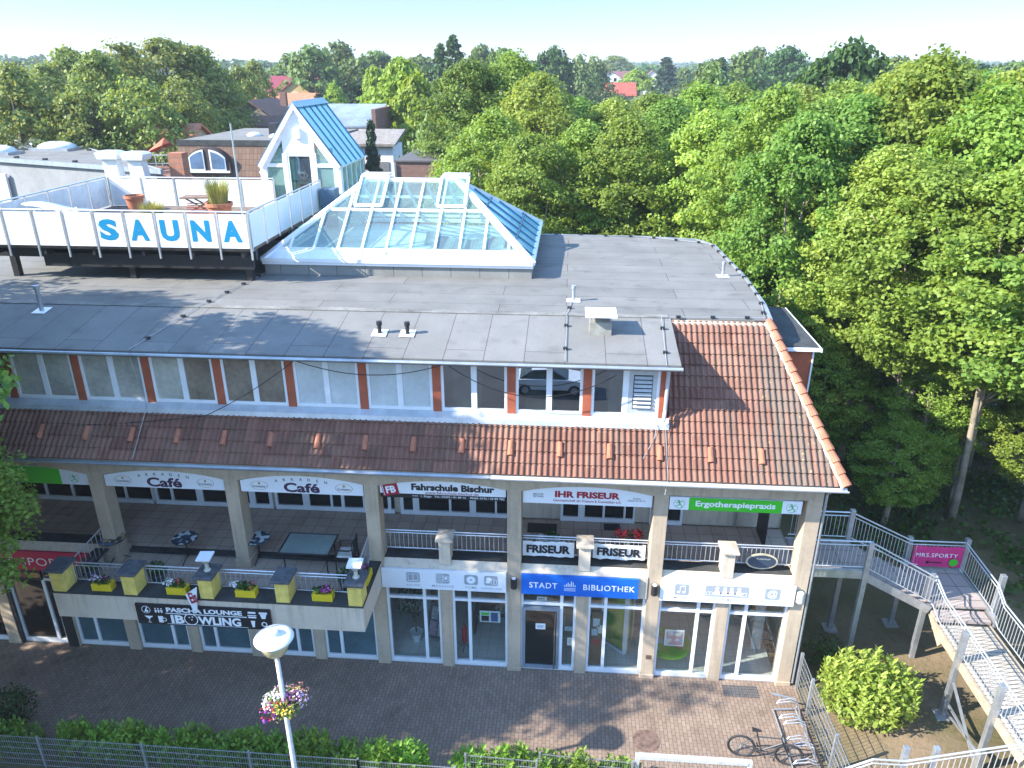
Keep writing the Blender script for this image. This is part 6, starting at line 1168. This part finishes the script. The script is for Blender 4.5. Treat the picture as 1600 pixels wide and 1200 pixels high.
TREES=[(0,-9.4,62,13.3,3.2),(0,-7.1,56,16.7,4.2),(0,-4.4,58,17.1,4.6),(0,-2.1,52,15.9,4.2),(0,-4.6,46,13.9,3.8),(0,-2,42,13.1,3.4),(0,0.2,56,14.3,4.2),(0,0.8,44,13.4,3.6),(0,2.8,54,14.3,4.2),(0,3.1,43,13.8,3.8),(0,5.9,58,14.6,4.2),(0,5.8,47,14.5,3.8),(0,8.6,55,15.1,4.5),(0,7.1,42,14.2,3.6),(0,11.5,58,15.1,4.5),(0,10,47,14.3,4),(0,12.3,52,14.8,4.5),(0,9.7,38,15.3,3.6),(0,15.9,58,15.1,4.6),(0,13.5,44,14.6,4),(0,18.3,55,15.5,4.4),(0,12.5,36,15.1,3.8),(0,17.6,46,15.4,4.2),(0,15.2,38,16.4,4),(0,15.5,36,16.8,4.2),(0,23.8,52,15.8,4.6),(0,21.1,44,16,4.4),(0,16.2,32,15.5,3.8),(0,20.1,38,16.1,4.4),(0,26.7,48,16.3,4.5),(0,17.9,31,15.7,4.2),(0,9.6,33,14.5,3.3),(0,22.4,36,15.4,4.2),(0,12.4,30.8,13.6,3.3),(0,13.4,28.6,13.2,3.4),(0,15.2,26.4,13.6,3.8),(0,17.3,24.6,13.8,4.2),(0,20.6,27.5,15,4.4),(0,24,23.5,15,4.4),(0,19.2,31.5,15.2,4.2),(0,16.2,35.5,15.4,4),(0,11,36.5,14.8,3.5),(0,22.5,19,13,3.6),(1,-40.6,56,16.2,4.6),(1,-50.7,74,16.5,5.2),(1,-50,78,18,5.2),(1,-40,66,17.2,4.4),(1,-41.2,72,18.2,5.4),(1,-40,78,18.8,6.4),(1,-37.6,80,17.8,5.4),(1,-32.5,58,15.4,4.6),(1,-35.9,56,14.6,4),(1,-36.4,60,13.3,4),(1,-33.3,66,15.3,4.2),(1,-39.4,82,16.8,4.2),(1,-41.4,58,13.8,4.4),(1,-34,62,13.9,4.2),(1,-40.4,96,16.3,3.6),(1,-44.1,110,16.9,3.4),(1,-34.1,70,14.1,3.6),(1,-46.2,60,16.7,5),(7,-18.7,88,16.6,5),(7,-15.6,80,15.3,4),(2,-48.6,150,19.5,6.5),(2,-48.3,165,20.7,6.5),(2,-59.7,170,18.4,7),(2,-42.6,160,18,7),(2,-43.5,180,19.2,7),(3,-22.9,140,19.9,2),(3,-20.7,140,21.2,2.1),(2,-36.1,190,18.6,7),(2,-19.2,170,20,5),(4,-4.2,170,19.6,5.5),(6,1.1,170,18.1,5.5),(6,4.8,185,18,6),(1,18.2,360,20.9,13),(7,18.5,240,15.3,8),(5,29.1,260,18.9,6),(2,25.7,150,17.3,6),(5,26.6,150,17.6,3),(2,34.8,170,18.8,6),(2,46,210,20.2,7),(4,48,190,20.1,7),(4,26.1,80,18.1,5.2),(2,44.8,150,17.6,6),(6,16.9,100,16,4.6),(4,17.7,85,14.7,3.6),(2,53.2,140,17.5,6),(5,69.1,160,17.1,5),(5,81.5,170,16.6,5),(2,69,150,17.6,5),(7,-27.2,110,15.7,4),(5,-25.9,95,14.4,2.6),(5,-15.4,60,12.4,1.2),(7,-36.2,120,13.8,3),(5,-35.4,110,12.8,2),(6,-11,61,12.5,2.8),(4,-92.9,164.3,10.5,4.9),(2,-6.5,99.2,12.8,4.2),(4,66.8,189,11.5,6.4),(5,-49,226.4,16.1,2.5),(2,-73.9,120.3,15.3,5.5),(2,-60.5,241.5,10.4,4.5),(2,-43.8,251.7,13.8,4.7),(2,52.9,279.6,13.7,6.2),(2,-97.3,263.7,16.3,5.9),(1,-11,122.2,14.3,5.4),(4,-99.5,299.5,13.9,5.1),(2,145.8,290.8,14.3,5.8),(2,136.6,243.5,16.6,5.7),(2,93.3,219.6,17.9,5),(2,73.6,172.9,16.3,4.6),(2,-13.6,142.2,11.7,5),(5,-177.5,250.7,17.7,3.2),(2,-74.7,136.1,10.3,4.4),(5,-41.9,146.8,10.8,3.4),(2,-19.3,199.2,10.7,4.7),(4,-158.5,288.1,16.2,4.4),(5,-163.2,218.1,16.4,3),(5,-76.5,165.8,18.2,3.2),(2,69.1,285.5,13.4,4.1),(2,174.5,314.6,16.8,4.6),(5,-65,133.2,15.9,2.8),(7,78.1,245,14.3,6),(2,-28.2,268.8,15.1,6),(1,-70.4,323.1,16.2,4.4),(2,-65.6,116.1,17.8,6.1),(2,43.7,325.2,13.6,4),(2,-137.5,287.4,11.9,5.5),(2,-27.6,148.5,15.9,5.1),(2,102.8,227.9,16,5.3),(2,66.1,221.1,13.6,4.7),(7,-17.8,274.2,14.9,5.1),(2,-15.9,235.1,14.5,5.3),(7,100.5,202.1,15.7,4.6),(2,110.9,222.1,16.3,5.1),(5,26,122.8,10.9,3.4),(2,-21,124.6,12.2,4.8),(2,-198.9,261.9,12.9,4.8),(2,86.7,188.5,16.6,6.3),(1,42.9,224.8,10.4,5.1),(4,40.4,101.3,12.2,6.3),(2,-89.9,150.6,11.5,4.4),(1,-47.9,97.3,12,4.7),(2,-109.2,207.5,10.1,4),(2,-47.9,285.6,15.4,5.3),(1,138.9,253.5,15.4,5.6),(2,-52.5,184.2,10.8,5.9),(5,-80.8,147.6,15.5,3),(2,-66.8,154.1,13,5.1),(2,78.1,149.5,17.2,6.4),(2,-9.2,134.2,11.7,5),(4,-71.9,95.2,11.5,5.3),(2,36.3,268.9,15.7,4.8),(2,-185.2,326.3,14.2,6.1),(4,75.8,208.6,17.8,6.2),(2,45.8,252.3,10.2,4.9),(4,40.4,110.7,14.1,5.7),(2,-160.6,204.9,14.9,5.3),(2,-170.1,246.5,11.6,4.7),(2,-128.4,263.7,16.3,5),(4,34.2,202.4,14,4.2),(5,-26.1,211.6,10.8,2.4),(5,159.3,324.6,13,3.4),(2,-77.3,195.1,16.1,5.5),(5,-5.1,119.7,16.3,2.8),(2,58.9,302.3,15.8,4.1),(2,-7.4,85.9,12,4.9),(5,60.2,162.4,14.9,2.3),(2,64.7,312,16.6,5),(2,14.7,329.7,12.8,4.1),(1,110.8,239.6,17.2,4.1),(2,-37.6,264.4,14.2,4.1),(2,-187.2,312.1,12.2,5.8),(4,-132.3,324.2,12,5),(2,173.5,307,10.9,4.2),(4,-110.2,168.8,11.7,6.2),(2,-52.2,268.7,13.4,4.8),(2,-139.7,296.4,11.6,5.1),(2,121.4,318.7,16,5.8),(2,-33.9,304.4,10,6.3),(2,111.9,287.3,16.5,4.4),(4,35.6,213,17.6,5.9),(4,-84.2,243.1,11.6,5.7),(2,-76.9,112.5,13.8,4.6),(7,-179.5,232.3,13,5.6),(2,-121.2,160.3,14.4,4.6),(2,118.5,248.5,10.2,5.1),(2,-125.4,252.2,14.8,4.5),(2,-108.1,322.6,16.5,5.9),(7,-85.2,119.8,12.6,6.2),(2,149.8,264.5,16.7,6.3),(7,-99.2,126.5,12.3,4.3),(5,-155.4,321.2,15.3,2.7),(1,-226.5,304.8,15.3,4.1),(7,-237.8,316.1,13.1,6.4),(7,-75.7,179.7,13.2,4.5),(2,-100.8,145.6,13.6,6.5),(2,167.2,301.5,10.5,5.2),(5,101.6,268.3,10.8,2.6),(2,-55.9,223.9,11.3,4.6),(2,52.2,122.6,12.1,6.5),(6,-94,209.3,17.4,4.3),(2,69.2,201.3,18,4.7),(7,-42.9,297.2,15.1,4.3),(2,8.6,147.5,11.3,4.8),(4,-64.1,100.5,13.6,4.2),(2,-86.8,174.1,11.3,6.3),(2,-12.2,175.9,11.8,6.3),(2,-9.8,111.7,18.1,4.3),(1,-49.7,211.9,11.6,6.2),(5,0.8,95.1,10.2,2.3),(2,25.9,189.3,12.8,5.5),(2,-126.5,200.9,12.8,5.1),(1,-152.8,210,10.5,5.9),(7,-28.3,101.1,11,4.7),(2,-67.9,209,11.2,6.3),(2,110.6,251.5,15.1,5.3),(5,62,110.6,12.6,2.5),(4,-191.4,267.2,16.6,6.5),(2,32.7,228.5,10,4.4),(2,-39.5,235.9,15.8,4.6),(2,-216,153.8,14.6,4.2),(2,-78.1,65.2,14.4,4.6),(2,-253,199.7,13.4,4.5),(2,-134.7,151.4,14.8,5.6),(2,-128.2,90.8,17,5.4),(2,-153.5,144.3,15.3,5.3),(2,-168.2,127.8,13.3,4.2),(1,-67.9,52.1,13.1,4.5),(2,-116.6,137.2,13.9,4.5),(2,-162.1,146.5,16.7,5.4),(1,-93.6,76.3,17.5,4.7),(2,-185.8,165.3,14.7,5.2),(2,-102.8,118.7,15.9,4.3),(2,-62.4,76.4,13.2,4.7),(1,-98.4,102.4,16.2,5.5),(2,-98.2,91.1,17.4,5),(1,-82.1,95.9,17,5.8),(2,-75.4,86.7,17.4,5.3),(2,-200.6,184.3,15.4,5),(2,-105.9,75.8,17.2,4.4),(1,-138.1,103.9,13.6,4.3),(2,-178.2,186.8,17.3,4.6),(2,-136.1,134.5,16.4,5.8),(2,-175,169.7,13.6,5.1),(2,-180.3,176.3,14.5,4.7),(1,-108.5,90.3,16.2,5.9),(2,-208.5,173.2,15.4,5.5),(2,-142.3,127.5,13.8,5.6),(2,-154.2,128.1,14.2,5.7),(2,-123.6,105.6,13.4,4.9),(2,-269.2,191.9,14.2,4.6),(2,-215.3,194,17,4.9),(2,-183.6,152.7,13.7,4.8),(2,-187,184.6,13.8,5.5)]
LANDMARK = {61: "bright lime green tree between the metal shed and the maple wood", 62: "smaller bright green tree filling the gap behind the white cottage", 63: "tall broadleaf crown on the skyline between the dark red roof and the glass pavilion", 64: "tallest broadleaf crown on the skyline above the glass pavilion", 65: "broadleaf crown on the skyline above the dark red roof", 66: "broadleaf crown on the skyline above the pale metal roof", 67: "broadleaf crown on the skyline between the metal roof and the poplars", 68: "shorter of the two slim poplars on the skyline", 69: "taller of the two slim poplars on the skyline", 70: "broadleaf crown on the skyline just before the poplars", 71: "rounded crown on the skyline just beyond the poplars", 72: "dense dark tree standing beside the dark red roofed white house", 73: "pale willow on the skyline beside the dense dark tree", 74: "pale willow on the skyline behind the white gables", 75: "large yellow green linden rising behind the white gabled house", 76: "bright rounded tree between the white gables and the conifer", 77: "dark spreading conifer beside the small white gable", 79: "dark conifer inside the skyline belt above the willow crown", 82: "dark round crown on the skyline left of the big chestnut dome", 83: "big dark dome shaped tree standing highest over the maple wood", 85: "soft pale willow crown poking up behind the maples", 86: "dark rounded tree in front of the big dome tree's neighbour", 88: "dark conifer on the skyline right of the big dome tree", 89: "dark conifer on the skyline near the orange roof at the edge", 91: "bright yellow green tree behind the metal shed roof", 92: "dark narrow conifer behind the metal shed roof", 93: "slim dark cypress standing against the glass pavilion", 94: "bright pointed tree beside the ridge of the glass pavilion", 95: "small dark conifer beside the yellow house", 96: "pale grey green willow in front of the maple wood behind the skylight"}
for i, (k, x, y, h, r) in enumerate(TREES):
    nme = KIND[k][1]
    if k == 0: lab, g = "tall leafy maple in the dense bright green wood beside the arcade building", "maples of the wood by the railway"
    elif k == 1: lab, g = "big rounded yellow green linden crown behind the grey hall", "lindens behind the grey hall"
    elif k == 3 and i < 120: lab, g = "slim dark poplar rising above the horizon behind the glass pavilion", "pair of poplars"
    elif k == 5: lab, g = "dark pointed conifer among the broadleaf crowns far behind", "conifers far behind"
    elif k == 7: lab, g = "bright lime green rounded tree standing among darker crowns", "bright green trees far behind"
    elif k == 6: lab, g = "pale soft crowned willow among the far trees", "willows far behind"
    elif k == 4: lab, g = "dark dense round crowned tree rising over the wood", "dark round trees far behind"
    else: lab, g = "mid green broadleaf crown in the belt of trees toward the horizon", "broadleaf trees toward the horizon"
    if i in LANDMARK: lab = LANDMARK[i]; g = None if k not in (3,) else g
    tree(i, k, x, y, h, r, lab, g)
# street trees on the near side, one reaching into view
for i, (x, y, h, r) in enumerate([(-15.0, 13.5, 10.0, 2.6), (-17.6, 13.5, 18, 4.4), (-15.7, 12.2, 11.5, 2.9), (-21.5, 6.5, 10.5, 3), (-22.5, 11, 15, 4.2), (-24, 7, 13, 4), (-25.5, 15.0, 19.5, 5.2), (-19.6, 14.1, 16.5, 4.2)]):
    o = tree(500+i, 0, x, y, h, r, "leafy street maple whose branch hangs before the red fascia sign" if i == 0 else "leafy street maple of the row shading the paving", None if i == 0 else "street maples shading the paving")
    cr = [c for c in o.children if c.name.startswith("crown")][0]
for i, (x, y, h, r) in enumerate([(14.6, 31.5, 8.5, 2.6), (16.8, 29.3, 8, 2.4), (11.2, 33.2, 8.5, 2.4), (10.3, 29, 6.5, 2.0), (22.5, 22.5, 7.5, 2.6), (15.8, 34, 9, 2.6), (13, 35.5, 8, 2.6), (18.6, 33.5, 8, 2.6), (16.5, 38.5, 9, 3), (11.2, 39, 9, 2.8), (19.3, 29.5, 7, 2.2), (14.3, 28.0, 6.2, 2.0), (12.4, 25.6, 4.6, 1.7), (17.9, 26.6, 6.2, 2.1), (19.0, 22.8, 5.5, 1.9)]):
    tree(600+i, 0, x, y, h, r, "low young maple filling the shade between the taller trunks", "young maples under the wood")
# far wooded horizon, one mass
rng = np.random.default_rng(5); n = 2600; Y = 330+1400*rng.random(n)**1.4; X = (rng.random(n)*2-1)*(Y*.78+40)-Y*.07
hill = 2+9*np.clip((Y-500)/1200, 0, 1)*(1+.5*np.sin(X/260))+6*np.exp(-((X+330)/170)**2-((Y-520)/240)**2)
top = hill+11+5*rng.random(n); m = 46; ci = np.repeat(np.arange(n), m); d = rng.normal(size=(n*m, 3)); d /= np.linalg.norm(d, axis=1, keepdims=True); d[:, 2] = np.abs(d[:, 2])*1.0
rad = (4+3*rng.random(n))[ci]; P = np.stack([X, Y, top-7], 1)[ci]+d*np.stack([rad, rad, 7+0*rad], 1)*(.8+.3*rng.random((n*m, 1))); nr = d+rng.normal(size=d.shape)*.5; nr /= np.linalg.norm(nr, axis=1, keepdims=True)
A = np.cross(nr, rng.normal(size=d.shape)); A /= np.linalg.norm(A, axis=1, keepdims=True); Bv = np.cross(nr, A); s = 2.0+1.4*rng.random((n*m, 1)); q = np.stack([P-A*s*.5, P-Bv*s*.4, P+A*s*.5, P+Bv*s*.4], 1).reshape(-1, 3); N = n*m
me = bpy.data.meshes.new("far_forest"); me.vertices.add(4*N); me.vertices.foreach_set("co", q.astype(np.float32).ravel()); me.loops.add(4*N); me.loops.foreach_set("vertex_index", np.arange(4*N, dtype=np.int32)); me.polygons.add(N); me.polygons.foreach_set("loop_start", np.arange(0, 4*N, 4, dtype=np.int32)); me.update(calc_edges=True); me.materials.append(leafmat("horizon_leaves", (.04, .085, .022), (.085, .14, .035), .2))
o = bpy.data.objects.new("far_forest", me); COL.objects.link(o); props(o, "dark green wooded horizon beyond the last houses", "forest", None, "stuff")
# undergrowth in the shade of the wood
rg = random.Random(15); mb = MB()
for k in range(900):
    x = rg.uniform(12.8, 40) if k % 3 == 0 else rg.uniform(9.5, 20); y = rg.uniform(20.5, 60) if k % 3 == 0 else rg.uniform(21.5, 42)
    if 20 < x < 24.8 or (x < 12.6 and y < 23.5) or math.sin(x*1.7+y)+math.sin(y*1.1-x*.6) < -.7: continue
    mb.leaves(rg, (x, y, .3), (.7, .7, .4), 22, .2, .7, .5)
mb.build("undergrowth", leafmat("undergrowth_leaves", (.04, .09, .02), (.09, .15, .03), .3), label="low green undergrowth beneath the maples", cat="undergrowth", kind="stuff")

# summer haze over the far woods
hz = MB().box(-1900, 1900, -40, 2100, -1.5, 48).build("haze", [], kind="stuff", label="thin summer haze lying over the far woods", cat="haze") if True else None
hm = bpy.data.materials.new("haze"); hm.use_nodes = True; ht = hm.node_tree; ht.nodes.remove(ht.nodes["Principled BSDF"]); pv = ht.nodes.new("ShaderNodeVolumePrincipled"); pv.inputs["Color"].default_value = (.86, .93, 1, 1); pv.inputs["Density"].default_value = .00038; pv.inputs["Anisotropy"].default_value = .2
ht.links.new(pv.outputs[0], ht.nodes["Material Output"].inputs["Volume"]); hz.data.materials.append(hm)
